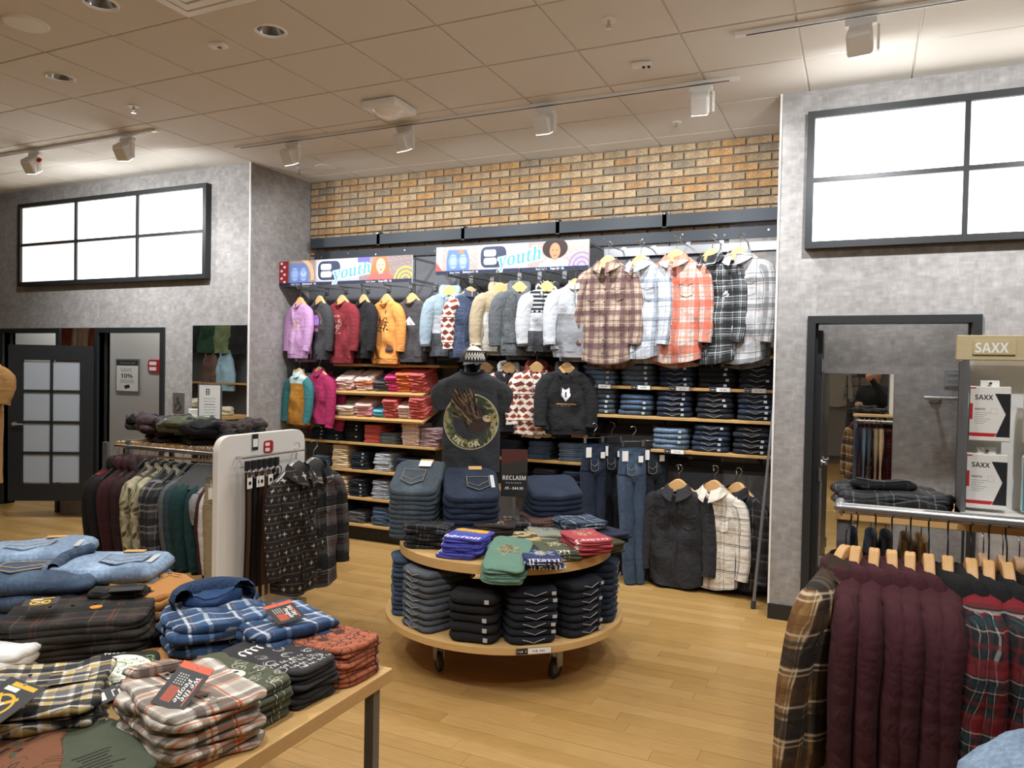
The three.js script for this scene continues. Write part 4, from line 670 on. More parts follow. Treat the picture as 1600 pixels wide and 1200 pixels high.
[[.952, [[-4.86, 4, D.ink, 'dark navy jeans far left'], [-4.68, 4, D.dark, 'navy jeans second'], [-4.44, 6, D.black, 'black pants'], [-4.22, 5, S.coral, 'dusty coral sweater'], [-4.03, 3, melange(0x6c757a, 30, 4), 'heather grey sweater'], [-3.8, 6, roseWhite, 'pale pink sweater'], [-3.6, 5, melange(0xa68a8e, 60, 4), 'mauve print top']], 'on the long shelf'], [.688, [[-4.82, 3, D.slate, 'grey-blue jeans'], [-4.6, 6, S.beige, 'khaki pants'], [-4.37, 5, D.ink, 'navy pants'], [-4.1, 5, melange(0xa9b0b8, 40, 4), 'pale grey top'], [-3.85, 4, D.dark, 'dark denim half hidden']], 'on the upper khaki shelf'], [.424, [[-4.6, 5, S.beige, 'khaki pants'], [-4.38, 5, D.ink, 'navy pants'], [-4.12, 5, melange(0x8f959d, 40, 4), 'grey and white top'], [-3.85, 4, D.black, 'black denim half hidden']], 'on the lower khaki shelf'], [.168, [[-4.62, 5, D.black, 'charcoal jeans'], [-4.4, 3, greyPrint, 'black and white fringed scarf'], [-4.12, 5, D.blue, 'blue plaid denim shirt'], [-3.85, 4, D.ink, 'ink denim half hidden']], 'on the floor-level shelf']].forEach(([y, row, where]) => row.forEach(([x, n, m, w]) => stack({ n, w: w.includes('half') ? .2 : .2, d: .3, t: w.includes('khaki') ? .037 : .034, mat: m, what: w, where, group: 'folded clothes ' + where, pos: [x, y + .001, zA], name: w.includes('pants') || w.includes('jeans') || w.includes('denim') ? 'folded_pants' : 'folded_shirt', category: w.includes('pants') || w.includes('jeans') || w.includes('denim') ? 'pants' : 'shirt', sticker: w.includes('navy') || w.includes('black p') ? .05 : 0 })));
// boys shelves
[[1.147, [[-2.8, 3, D.ink, 'dark jeans'], [-2.56, 4, D.mid, 'light wash jeans'], [-2.35, 4, D.grey, 'grey jeans'], [-2.16, 4, greyPrint, 'black and white patterned pants']], 'on the upper boys shelf', .9], [.915, [[-2.78, 4, D.dark, 'navy jeans'], [-2.5, 4, D.blue, 'blue jeans'], [-2.22, 4, D.mid, 'mid blue jeans']], 'on the middle boys shelf', 1], [.64, [[-2.75, 5, D.dark, 'dark jeans left'], [-2.45, 5, D.ink, 'dark jeans centre'], [-2.18, 5, D.dark, 'dark jeans right']], 'on the lowest boys shelf', 1]].forEach(([y, row, where, k]) => row.forEach(([x, n, m, w]) => stack({ n, w: .22, d: .3, t: .038, mat: m, what: w, where, group: 'folded pants ' + where, pos: [x, y + .001, zA], name: 'folded_pants', category: 'pants' })));
// ================================================================ round two-tier table
const TC = [-1.9, -4.06];
{
  const g = thing('round_display_table', 'round two-tier wooden display table on casters', 'table', [TC[0], 0, TC[1]], .34);
  const disc = (r, h) => { const q = new THREE.CylinderGeometry(r, r, h, 72); const uv = q.attributes.uv, p = q.attributes.position, n = q.attributes.normal; for (let i = 0; i < p.count; i++) Math.abs(n.getY(i)) > .5 ? uv.setXY(i, p.getX(i), p.getZ(i)) : uv.setXY(i, Math.atan2(p.getZ(i), p.getX(i)) * r, p.getY(i)); return q; };
  part('upper_tier', disc(.625, .05).translate(0, .65, 0), M.wood, g);
  part('lower_tier', disc(.7, .035).translate(0, .258, 0), M.wood, g);
  for (const [x, z] of [[.25, .25], [-.25, .25], [.25, -.25], [-.25, -.25]]) part('post', cyl(.022, .022, .36, 14, x, .45, z), M.alu, g);
  for (const s of [-1, 1]) part('base_bar', bar([-.36, .215, s * .33], [.36, .215, s * .33], .022, 12), M.grey, g);
  for (const s of [-1, 1]) part('base_bar', bar([s * .3, .215, -.33], [s * .3, .215, .33], .018, 12), M.grey, g);
  for (const [x, z, a] of [[-.335, .335, .5], [.335, .335, -.6], [.335, -.335, .2], [-.335, -.335, 1]]) {
    const c = part('caster', merge([cyl(.026, .022, .03, 14, 0, .175, 0), box(.006, .09, .05, -.022, .11, .015), box(.006, .09, .05, .022, .11, .015), box(.05, .006, .05, 0, .157, .01)]), M.alu, g, [x, 0, z], [0, a, 0]);
    part('wheel', new THREE.TorusGeometry(.042, .014, 10, 24).rotateY(Math.PI / 2).translate(0, .057, .025), M.rubber, c); part('hub', cyl(.034, .034, .02, 18).rotateZ(Math.PI / 2).translate(0, .057, .025), M.grey, c); part('end_plug', new THREE.SphereGeometry(.023, 12, 8).translate(0, .213, .03), M.plastic, c);
  }
}
const fD = [.424, .906], rD = [.906, -.424];
const around = (phi, rho) => { const c = Math.cos(phi), s = Math.sin(phi), dx = fD[0] * c + rD[0] * s, dz = fD[1] * c + rD[1] * s; return { p: [TC[0] + dx * rho, TC[1] + dz * rho], turn: Math.atan2(dx, dz) }; };
[[-80, 12, .027, D.blue, 'dark blue jeans', 'at the far left of the lower tier', 0, 0], [-48, 9, .036, D.grey, 'grey-blue jeans with V stitching', 'on the lower tier left', .055, 0], [-15, 5, .05, S.black, 'black pants with silver strip', 'on the lower tier, front', 0, .08], [14, 7, .041, D.ink, 'ink jeans with white swoosh', 'on the lower tier centre', .06, .1], [43, 7, .041, D.ink, 'ink jeans with swoosh', 'on the lower tier, right of centre', .06, .09], [73, 9, .036, D.dark, 'blue jeans', 'at the right of the lower tier', .05, .09], [125, 7, .036, D.dark, 'dark jeans', 'at the back right of the lower tier', 0, 0], [-130, 7, .036, D.ink, 'dark jeans', 'at the back left of the lower tier', 0, 0]].forEach(([deg, n, t, m, what, where, chev, st]) => { const a = around(deg * Math.PI / 180, .5); stack({ n, w: .27, d: .34, t, mat: m, what, where, group: 'jeans stacks on the lower tier', pos: [a.p[0], .277, a.p[1]], turn: a.turn, chev, sticker: st, foldOpts: { layers: 1, n: 3 }, jit: .006, stitchMat: what.includes('swoosh') || what.includes('grey-blue') ? S.seam : S.stitch }); });
// stacks whose pieces fan up towards the back
function fanStack(o) {
  const { n, w, d, t, mat, what, where, group, pos, turn, step = .055, name = 'folded_jeans', category = 'jeans', top } = o;
  for (let i = 0; i < n; i++) {
    const k = n - 1 - i, a = i * step, g = thing(name, `${ordinal[k]}${k ? ' from top' : ''} ${what} ${where}`, category, [0, 0, 0], 0, group);
    g.rotation.order = 'YXZ'; g.rotation.set(a, turn + rr(-.02, .02), 0);
    const off = V(0, i * t * .92, d / 2).add(V(0, d / 2 * Math.sin(a), -d / 2 * Math.cos(a))).applyAxisAngle(V(0, 1, 0), turn);
    g.position.set(pos[0] + off.x, pos[1] + off.y, pos[2] + off.z);
    part('folded_cloth', foldShared(w, d, t * 1.25, { mess: .4, layers: 1, n: 3 }), mat, g);
    if (k === 0 && top) top(g, w, d, t * 1.25);
  }
}
const faceCam = .43;
const tagTop = (g, w, d, t) => { jeansTop(S.stitch, { px: -.02, strip: false })(g, w, d, t); part('hang_tag', box(.075, .002, .055, .03, topOf(g.children[0])(.03, -d * .3) + .012, -d * .3), S.paper, g); };
fanStack({ n: 10, w: .3, d: .34, t: .03, mat: D.slate, what: 'faded blue-grey jeans', where: 'in the left stack beside the mannequin', group: 'jeans on the upper tier', pos: [-2.4, .677, -3.88], turn: faceCam - .12, step: .058, top: tagTop });
fanStack({ n: 8, w: .33, d: .34, t: .034, mat: D.dark, what: 'dark blue jeans', where: 'in the stack before the mannequin', group: 'jeans on the upper tier', pos: [-2.1, .677, -3.98], turn: faceCam + .15, step: .07, top: jeansTop(S.stitch, { px: .04, strip: true }) });
fanStack({ n: 7, w: .36, d: .3, t: .034, mat: D.dark, what: 'dark jeans', where: 'behind the reclaim sign', group: 'jeans on the upper tier', pos: [-1.77, .677, -4.46], turn: faceCam + .35, step: .06 });
// tops laid out on the upper tier
const lay = (name, label, cat, px, pz, y, turn, w, d, t, mat, n = 1, o = {}) => stack({ n, w, d, t, mat, what: label, where: o.where || 'on the round table', group: n > 1 ? label + ' stack' : undefined, pos: [px, y, pz], turn, name, category: cat, foldOpts: { mess: .6, layers: 2, ...o.fold }, jit: o.jit ?? .012, topDetail: o.top, mats: o.mats, tilt: 0 });
const prints = {
  rock: printMat((g, w, h) => { g.fillStyle = '#2c2220'; g.fillRect(0, 0, w, h); g.strokeStyle = '#c9742e'; g.lineWidth = 5; for (let i = 0; i < 7; i++) { g.beginPath(); g.arc(40 + i * 28, 60 + (i % 2) * 30, 22, i, i + 4.5); g.stroke(); } g.fillStyle = '#ece8e0'; g.font = 'bold 70px serif'; g.fillText('USC', 46, 190); g.fillStyle = '#b98a3c'; strokes(g, 80, 230, 120, 20); }, .26, .3, 256, true),
  lds: (bg, fg, art, word = '') => printMat((g, w, h) => { g.fillStyle = bg; g.fillRect(0, 0, w, h); for (let i = 0; i < 60; i++) { g.fillStyle = art[i % art.length]; g.globalAlpha = .7; g.beginPath(); g.ellipse(128 + Math.sin(i * 2.4) * 80 * ((i % 7) / 7), 130 + Math.cos(i * 1.7) * 70 * ((i % 5) / 5), 16, 6, i, 0, 7); g.fill(); } g.globalAlpha = 1; g.fillStyle = fg; g.font = 'bold 60px serif'; if (word) g.fillText(word, 8, h - 24, w - 16); }, .24, .32, 256, true),
  blueTee: printMat((g, w, h) => { g.fillStyle = '#4549a8'; g.fillRect(0, 0, w, h); g.fillStyle = '#d8a52e'; g.fillRect(30, 30, 190, 80); g.fillStyle = '#4f6a8e'; for (let i = 0; i < 20; i++) g.fillRect(30 + (i * 47) % 180, 90 + (i * 29) % 70, 22, 9); g.fillStyle = '#f0eee8'; g.font = 'italic bold 70px serif'; g.fillText('ldston', 6, h - 40, w - 12); }, .25, .3, 256, true),
};
const teeG = prints.lds('#5f8272', '#2c3d33', ['#8a7a52', '#5a4a34', '#a09068']);
const teeR = prints.lds('#a8434c', '#ecd9cf', ['#c9a06a', '#7d3a34', '#d8b48a'], 'LDSTO');
const teeO = prints.lds('#4d5440', '#e7ded0', ['#b8a878', '#d8cfa8', '#3a3a30'], 'STON');
const teeN = prints.lds('#27305a', '#e6e6ea', ['#7f96b8', '#c9b25c', '#a0b0c8'], 'LIFESTYLE');
const teeK = prints.lds('#8f9080', '#33352c', ['#7fa6bc', '#6a5a40', '#5d7a86']);
const teeC = prints.lds('#3c3a22', '#d8c890', ['#c9b262', '#e0d3a0', '#8f7a3a']);
const yT = .677;
lay('folded_plaid_shirt', 'black and white plaid shirt', 'shirt', -2.2, -3.72, yT, .25, .28, .26, .042, P.blackGrey, 3, { fold: { mess: 1.1 } });
lay('folded_tee', 'royal blue tee with yellow print', 'tee', -1.93, -3.62, yT, .15, .23, .26, .028, prints.blueTee, 4);
lay('folded_tee', 'dark brown tee with orange and white lettering', 'tee', -1.92, -3.95, yT, .5, .25, .28, .03, prints.rock, 4);
lay('folded_tee', 'camo print tee near the table centre', 'tee', -1.72, -3.92, yT, .6, .2, .26, .03, printMat((g, w, h) => { g.fillStyle = '#b8a87c'; g.fillRect(0, 0, w, h); for (let i = 0; i < 60; i++) { g.fillStyle = ['#5a4a30', '#33342a', '#8a7a4a', '#d0c49a'][i % 4]; g.beginPath(); g.ellipse((i * 61) % w, (i * 43) % h, 20, 9, i, 0, 7); g.fill(); } }, .2, .26, 128, true), 2);
{
  const r = lay('folded_tee', 'sage green tee hanging over the table edge', 'tee', -1.66, -3.57, yT, .3, .23, .34, .028, teeG, 3);
  r.items.forEach((q, i) => { q.rotation.order = 'YXZ'; q.rotation.x = .3; q.position.y += -.03; });
}
lay('folded_tee', 'navy tee with a round badge print', 'tee', -1.48, -3.62, yT, .5, .2, .26, .026, teeN, 2);
lay('folded_tee', 'olive tee with pale lettering', 'tee', -1.47, -3.82, yT, .6, .24, .28, .028, teeO, 2);
lay('folded_tee', 'red tee with white lettering', 'tee', -1.36, -3.92, yT + .03, .75, .22, .3, .026, teeR, 3);
lay('folded_tee', 'yellow print tee at the right edge', 'tee', -1.33, -4.1, yT, .9, .22, .28, .028, teeC, 2);
lay('folded_tee', 'light sage tee with a lake print', 'tee', -1.66, -4.14, yT, .6, .25, .3, .03, teeK, 2);
lay('folded_plaid_shirt', 'navy and white plaid shirt', 'shirt', -1.52, -4.3, yT, .8, .28, .28, .038, P.navyWhite, 3, { fold: { mess: 1 } });
lay('folded_tee', 'dark navy tee at the back right', 'tee', -1.36, -4.3, yT, 1.0, .22, .26, .03, S.navy, 2);
lay('folded_plaid_shirt', 'maroon and grey plaid shirt behind the lettered tee', 'shirt', -1.88, -4.24, yT, .5, .24, .24, .04, P.greyRing, 2, { fold: { mess: 1.2 } });
lay('folded_tee', 'brown paisley tee beside the reclaim sign', 'tee', -1.76, -4.33, yT, .7, .26, .26, .035, melange(0x5a4038, 90, 5), 3, { fold: { mess: 1 } });
// reclaim sign in a small stand
{
  const g = thing('counter_sign', 'dark card sign reading reclaim in a small stand', 'sign', [-1.915, .68, -4.2], .4);
  part('card', new THREE.BoxGeometry(.16, .29, .004).translate(0, .37, 0), std({ map: tex(canvas(256, 464, (c, w, h) => { c.fillStyle = '#26282b'; c.fillRect(0, 0, w, h); c.fillStyle = '#5a2f28'; c.fillRect(0, 0, w, 150); c.fillStyle = '#3a3532'; c.beginPath(); c.moveTo(0, 150); c.lineTo(w, 90); c.lineTo(w, 220); c.lineTo(0, 260); c.fill(); c.fillStyle = '#f2f0ea'; c.font = 'bold 58px sans-serif'; c.fillText('RECLAIM', 10, 300, w - 20); strokes(c, 46, 335, 160, 11); c.font = 'bold 36px sans-serif'; c.fillText('.95 - $44.95', 30, 395, w - 60); }), 1, 1, 0, 0, false), roughness: .5 }), g);
  part('stem', box(.02, .24, .006, 0, .12, -.006), M.alu, g); part('foot', box(.12, .006, .08, 0, .003, 0), M.alu, g);
}
// slim strip on the lower tier's edge
{ const a = around(.22, .703), g = thing('price_strip', 'white and black strip on the lower tier edge', 'price tag', [a.p[0], .262, a.p[1]], a.turn); part('holder', box(.19, .034, .003), M.alu, g); part('ticket', new THREE.BoxGeometry(.18, .028, .002).translate(0, 0, .003), priceMat, g); }
// torso with tee and cap
const eagle = printMat((g, w, h) => { g.fillStyle = '#33363a'; g.fillRect(0, 0, w, h); const cx = w / 2, cy = h * .4; g.lineWidth = 4; g.strokeStyle = '#c9c3a0'; g.beginPath(); g.arc(cx, cy, 104, 0, 7); g.stroke(); g.save(); g.beginPath(); g.arc(cx, cy, 102, 0, 7); g.clip(); for (let i = 0; i < 150; i++) { g.fillStyle = ['#5a6440', '#7d7a4a', '#3e4430', '#a09468'][i % 4]; g.beginPath(); g.ellipse(cx - 105 + (i * 53) % 210, cy - 105 + (i * 37) % 210, 15, 8, i, 0, 7); g.fill(); } g.restore(); g.fillStyle = '#33363a'; g.beginPath(); g.arc(cx, cy, 68, 0, 7); g.fill(); g.strokeStyle = '#2c2320'; for (let i = 0; i < 70; i++) { g.strokeStyle = ['#3a2a22', '#5d4634', '#1c1614', '#7d6a50'][i % 4]; g.lineWidth = 6; g.beginPath(); g.moveTo(cx - 6 + (i % 9) * 8, cy + 34 - (i % 6) * 8); g.lineTo(cx - 78 + (i * 31) % 90, cy - 135 + (i * 17) % 120); g.stroke(); } g.fillStyle = '#3a2a22'; g.beginPath(); g.ellipse(cx + 34, cy + 14, 46, 25, -.4, 0, 7); g.fill(); g.fillStyle = '#cfc3a4'; g.beginPath(); g.ellipse(cx + 62, cy - 12, 17, 13, .3, 0, 7); g.fill(); g.fillStyle = '#b98a34'; g.beginPath(); g.moveTo(cx + 74, cy - 18); g.quadraticCurveTo(cx + 96, cy - 12, cx + 84, cy + 4); g.lineTo(cx + 72, cy - 4); g.fill(); g.fillStyle = '#17120f'; g.fillRect(cx + 62, cy - 18, 6, 5); g.fillStyle = '#ddd3b0'; g.font = 'bold 30px sans-serif'; g.save(); g.translate(cx, cy); 'TAIL CHA   '.split('').forEach((c, i) => { g.save(); g.rotate(.75 - i * .15); g.fillText(c, -9, 97); g.restore(); }); g.restore(); }, .64, .8, 384);
{
  const g = garment('tee_torso', 'charcoal eagle print tee on a torso form', 'tee', [-2.27, 1.67, -4.3], .42, { len: .64, sw: .175, hw: .185, dep: .1, depHem: .12, drop: .055, sleeveOut: -.01, sleeveFwd: 0, neckW: .075, neckDip: .02, mat: eagle, sleeveMat: solid(0x33363a), sleeve: 'short', neck: 'crew', folds: .7, nS: 2.3 });
  g.userData.label = 'charcoal eagle print tee on the torso form behind the jeans';
  const m = thing('torso_form', 'black torso form on a metal pole wearing the eagle tee', 'mannequin', [-2.27, .678, -4.3], .5);
  part('torso', new THREE.LatheGeometry([[0, .42], [.11, .42], [.14, .6], [.15, .75], [.17, .88], [.13, .935], [.055, .965], [.05, 1.03], [0, 1.03]].map(([a, b]) => new THREE.Vector2(a, b)), 28).scale(1, 1, .55), M.black, m);
  part('pole', cyl(.013, .013, .42, 12, 0, .21, 0), M.alu, m); part('foot_plate', cyl(.12, .12, .01, 28, 0, .005, 0), M.alu, m);
  const c = thing('baseball_cap', 'black and white trucker cap with a tribal band', 'cap', [-2.27, 1.715, -4.3], .75);
  const crown = (a0, a1, mat, nm) => part(nm, gridGeo(16, 8, (u, v) => { const th = a0 + (a1 - a0) * u, ph = v * Math.PI / 2, r = .095; return [Math.sin(th) * r * Math.cos(ph) * .86, .012 + Math.sin(ph) * .105, Math.cos(th) * r * Math.cos(ph) * 1.05, u, v]; }), mat, c);
  crown(-1.0, 1.0, std({ map: tex(canvas(256, 128, (q, w, h) => { q.fillStyle = '#e3e0d8'; q.fillRect(0, 0, w, h); q.fillStyle = '#16171a'; q.fillRect(0, 66, w, 62); q.fillStyle = '#e3e0d8'; for (let x = 0; x < w; x += 32) { q.beginPath(); q.moveTo(x, 98); q.lineTo(x + 16, 74); q.lineTo(x + 32, 98); q.lineTo(x + 16, 122); q.fill(); } q.fillStyle = '#16171a'; for (let x = 0; x < w; x += 32) q.fillRect(x + 11, 92, 10, 12); }), 1, 1, 0, 0, false), roughness: .8 }), 'front_panel');
  crown(1.0, 5.283, M.black, 'mesh_back');
  part('brim', gridGeo(14, 6, (u, v) => { const a = (u - .5) * 2.1; return [Math.sin(a) * (.083 + v * .02), .012 - Math.pow(Math.abs(a), 2) * .012 * v - v * .01, Math.cos(a) * .098 + v * .07 * Math.cos(a * .7)]; }), M.black, c);
  part('button', new THREE.SphereGeometry(.008, 8, 6).translate(0, .118, 0), M.black, c);
}
// ================================================================ left rack with white end panel
{
  const g = thing('clothing_rack', 'garment rack with a rounded white end panel and red logo', 'rack', [-3.45, 0, -3.69]);
  const s = new THREE.Shape(), w = .38, y0 = .12, y1 = 1.25, r = .1; s.moveTo(-w, y0); s.lineTo(w, y0); s.lineTo(w, y1 - r); s.quadraticCurveTo(w, y1, w - r, y1); s.lineTo(-w + r, y1); s.quadraticCurveTo(-w, y1, -w, y1 - r); s.closePath();
  part('end_panel', new THREE.ExtrudeGeometry(s, { depth: .036, bevelEnabled: true, bevelSize: .004, bevelThickness: .004, bevelSegments: 2, curveSegments: 12 }).rotateY(Math.PI / 2).translate(-.02, 0, 0), M.white, g);
  part('foot', box(.3, .12, .05, -.05, .06, .3), M.alu, g); part('foot', box(.3, .12, .05, -.05, .06, -.3), M.alu, g);
  part('hang_rail', bar([-.02, 1.085, 0], [-1.36, 1.085, 0], .014, 12), M.chrome, g);
  for (const z of [-.09, .09]) part('end_post', box(.05, 1.12, .02, -1.34, .56, z), M.grey, g);
  part('end_foot', box(.06, .03, .6, -1.34, .015, 0), M.grey, g); part('lower_bar', bar([-.02, .14, 0], [-1.34, .14, 0], .012, 10), M.chrome, g);
  part('face_bar', bar([.085, 1.12, .27], [.085, 1.12, -.3], .008, 8), M.chrome, g); for (const z of [.24, -.27]) part('bar_arm', bar([.015, 1.12, z], [.085, 1.12, z], .007, 8), M.chrome, g);
  const lg = part('logo_badge', plate(.085, .08, .024, .003).rotateY(Math.PI / 2).translate(.0205, 1.16, -.03), M.red, g);
  for (const y of [.017, -.017]) part('logo_bar', plate(.04, .022, .008, .002).rotateY(Math.PI / 2).translate(.0235, 1.16 + y, -.02), M.white, lg);
}
{
  const g = thing('hang_tag', 'black and white tag hooked over the white panel top', 'tag', [-3.424, 1.2, -3.6]);
  part('card', box(.002, .1, .05), S.blackTag, g); part('label', box(.003, .05, .04, .001, -.005, 0), S.paper, g);
}
const camoTan = cloth({ map: tex(canvas(192, 192, (g, w) => { g.fillStyle = '#aaa488'; g.fillRect(0, 0, w, w); for (let i = 0; i < 70; i++) { g.fillStyle = ['#6d6a4e', '#8f8a6a', '#c4bda2', '#4e4c38'][i % 4]; g.beginPath(); g.ellipse((i * 67) % w, (i * 41) % w, 16, 6, i * .7, 0, 7); g.fill(); } }), 2.6, 2.6) });
const sherpa = std({ color: 0xe6dcc8, map: speck[1], roughness: 1, bumpMap: fine, bumpScale: .004 });
const rackG = 'clothes on the white-panelled rack';
const hg = (x, z, y, lb, turn = Math.PI / 2) => hanger([x, y, z], turn, lb, { mat: M.black, group: 'black hangers on the left rack' });
const rackItems = [
  [-4.78, solid(0x8f1620), S.black, 'zip', 'red jacket at the far left end of the rack', 'jacket', .66], [-4.71, S.black, S.black, 'hood', 'black hoodie second from the left rack end', 'hoodie', .66],
  [-4.64, S.maroon, S.maroon, 'hood', 'maroon hoodie third from the left rack end', 'hoodie', .66], [-4.57, S.maroonDark, S.maroonDark, 'hood', 'dark maroon hoodie fourth from the left rack end', 'hoodie', .66], [-4.5, solid(0x2c1a1c), solid(0x2c1a1c), 'hood', 'brownish maroon hoodie beside the camo jackets', 'hoodie', .64],
  [-4.42, camoTan, camoTan, 'mock', 'tan camo jacket, leftmost of two', 'jacket', .66, sherpa], [-4.33, camoTan, camoTan, 'mock', 'tan camo jacket, right one of two', 'jacket', .66, sherpa],
  [-4.24, P.greyRing, P.greyRing, 'mock', 'grey plaid jacket with a pale sherpa collar, left one', 'jacket', .66, sherpa], [-4.15, P.greyRing, P.greyRing, 'mock', 'grey plaid jacket with a thick sherpa collar, right one', 'jacket', .68, sherpa],
  [-4.07, S.slateCloth, S.slateCloth, 'crew', 'slate grey top right of the plaid jackets', 'top', .62], [-4.01, solid(0x2b4048), solid(0x2b4048), 'crew', 'blue-grey sweater in the rack middle', 'sweater', .62], [-3.95, S.red, S.teal, 'crew', 'red and dark teal raglan top', 'top', .62], [-3.9, melange(0x12393b, 40, 5), S.teal, 'crew', 'dark teal knit sweater', 'sweater', .62], [-3.84, S.teal, S.teal, 'crew', 'plain dark teal top', 'top', .62], [-3.78, S.grey, S.grey, 'crew', 'grey tee on the rack', 'tee', .58], [-3.73, S.maroon, S.maroon, 'crew', 'maroon long sleeve top by the white ones', 'top', .64], [-3.72, S.white, S.white, 'mock', 'white long sleeve top with hanging tags', 'top', .78],
];
rackItems.forEach(([x, m, sm, nk, lb, cat, len, cm], i) => {
  hg(x, -3.69, .96, 'black hanger of the ' + lb); garment(cat === 'jacket' ? 'jacket' : cat === 'hoodie' ? 'hoodie' : cat === 'sweater' ? 'sweater' : cat === 'tee' ? 'tee' : 'long_sleeve_shirt', lb, cat === 'top' ? 'shirt' : cat, [x, .955, -3.69], Math.PI / 2 + rr(-.12, .12), { len, sw: .2, hw: .21, dep: .04, depHem: .045, mat: m, sleeveMat: sm, neck: nk, collarMat: cm, sleeveOut: .0, sleeveFwd: .02, sleeve: cat === 'tee' ? 'short' : 'long', sleeveLen: .52 }, rackG);
});
for (let i = 0; i < 16; i++) hg(-4.0 + i * .028, -3.69, .965, `${ordinal[i]} black hanger from the left in the tight hanger row`);
// khaki pants at the panel end, with tags
{
  const g = thing('hanging_pants', 'khaki pants clipped next to the white panel', 'pants', [-3.58, .95, -3.52], 1.0);
  part('waist', gridGeo(24, 6, (u, v) => { const th = u * 6.2832, c = Math.cos(th), s = Math.sin(th); return [(.12 + .02 * v) * c, .02 - v * .2, (.035 + .02 * v) * s, c, v]; }, true), S.khaki, g);
  for (const s of [-1, 1]) part('leg', gridGeo(14, 14, (u, v) => { const th = u * 6.2832; return [s * .066 + .074 * Math.cos(th) * (1 - .25 * v) + N(v * 4, s, u * 2) * .008, -.14 - v * .62, .06 * Math.sin(th) * (1 - .2 * v), th * .07, v * .6]; }, true), S.khaki, g);
  part('waistband', gridGeo(24, 2, (u, v) => { const th = u * 6.2832; return [.122 * Math.cos(th), .03 - v * .04, .038 * Math.sin(th), th * .1, v]; }, true), solid(0x8d7b5e), g);
  for (const [x, z] of [[-.1, .05], [-.05, .055]]) { const t = part('size_tag', box(.035, .07, .002, x, -.06, z + .012), S.paper, g); part('tag_string', bar([x, -.025, z + .012], [x, .02, z - .01], .0012, 5), S.paper, t); }
}
// belts on the panel's front bar
['brown', 'black', 'dark brown', 'tan', 'black stitched', 'brown braided'].forEach((nm, i) => {
  const z = -3.46 - i * .05, g = thing('leather_belt', `${nm} leather belt hanging, ${['nearest', 'second', 'third', 'fourth', 'fifth', 'sixth'][i]} from the panel's near edge`, 'belt', [-3.35, 1.1, z], Math.PI / 2 + .1, 'belts on the white panel');
  const m = std({ color: [0x4a3426, 0x161514, 0x2e211a, 0x6e4c30, 0x1a1918, 0x3d2b20][i], roughness: .55 });
  part('strap', gridGeo(3, 20, (u, v) => [(u - .5) * .036, -.07 - v * .78, .012 + Math.sin(v * 5 + i) * .006, u, v * 8]), m, g); part('strap_back', gridGeo(3, 20, (u, v) => [(u - .5) * .036 + .006, -.07 - v * .72, -.01 + Math.sin(v * 4 + i) * .006, u, v * 8]), m, g);
  part('buckle', new THREE.TorusGeometry(.024, .004, 6, 16).scale(1, 1.15, 1).translate(0, -.08, .02), M.chrome, g); part('belt_hook', box(.03, .06, .02, 0, -.03, 0), M.black, g);
  if (i < 4) { const t = part('tag', box(.045, .065, .002, (i % 2 - .5) * .03, -.13, .03), S.paper, g); part('tag_mark', cyl(.012, .012, .002, 12).rotateX(Math.PI / 2).translate((i % 2 - .5) * .03, -.13, .0315), M.black, t); }
});
const tribal = cloth({ map: tex(canvas(192, 192, (g, w) => { g.fillStyle = '#1c1918'; g.fillRect(0, 0, w, w); for (let y = 0; y < 4; y++) for (let x = 0; x < 4; x++) { const X = x * 48 + (y % 2) * 24, Y = y * 48; g.fillStyle = ['#b9b2a8', '#6e5c4c'][(x + y) % 2]; for (const [a, b] of [[0, -14], [14, 0], [0, 14], [-14, 0]]) { g.beginPath(); g.moveTo(X + a * 1.2, Y + b * 1.2); g.lineTo(X + b * .35, Y + a * .35); g.lineTo(X - b * .35, Y - a * .35); g.fill(); } g.fillRect(X - 4, Y - 4, 8, 8); } g.fillStyle = '#554a40'; for (let y = 22; y < w; y += 48) g.fillRect(0, y, w, 5); }), 4.5, 4.5) });
for (const [z, m, lb, t] of [[-3.8, tribal, 'dark tribal pattern flannel shirt on the white panel', 1.5], [-3.97, P.greyBlack, 'black and grey plaid shirt jacket on the white panel', 1.3]]) { hanger([-3.27, 1.025, z], t, 'chrome hanger of the ' + lb, { mat: M.alu, group: 'hangers on the white panel' }); garment('plaid_shirt', lb, 'shirt', [-3.27, 1.02, z], t, { ...sh, len: .76, sw: .175, hw: .19, mat: m, buttonMat: S.button, sleeveOut: .03 }, 'shirts on the white panel'); }
// ---------------------------------------------------------------- table with a messy pile behind the rack
{
  const g = thing('display_table', 'tall wood-topped table under the messy dark clothes pile', 'table', [-5.05, 0, -4.72], .12);
  part('table_top', rbox(1.3, .03, .62, .004, 0, 1.0, 0, 1), M.wood, g);
  for (const [x, z] of [[-.58, .26], [.58, .26], [-.58, -.26], [.58, -.26]]) part('leg', box(.035, .985, .035, x, .4925, z), M.black, g);
  part('rail', bar([-.58, .9, .27], [.58, .9, .27], .012, 8), M.chrome, g);
}
const pileMats = [S.black, S.charcoal, solid(0x2a1a22), solid(0x23241f), melange(0x8fa898, 120, 6), S.olive, P.darkBrown, solid(0x1e1f24), melange(0x4a3a40, 90, 5), S.black, solid(0x31342c), P.blackGrey];
const pileNames = ['black hoodie', 'charcoal knit', 'dark plum top', 'dark olive shirt', 'mint and black striped top', 'olive tee', 'brown plaid shirt', 'ink blue sweater', 'mauve print top', 'black fleece', 'grey-green tee', 'black check shirt'];
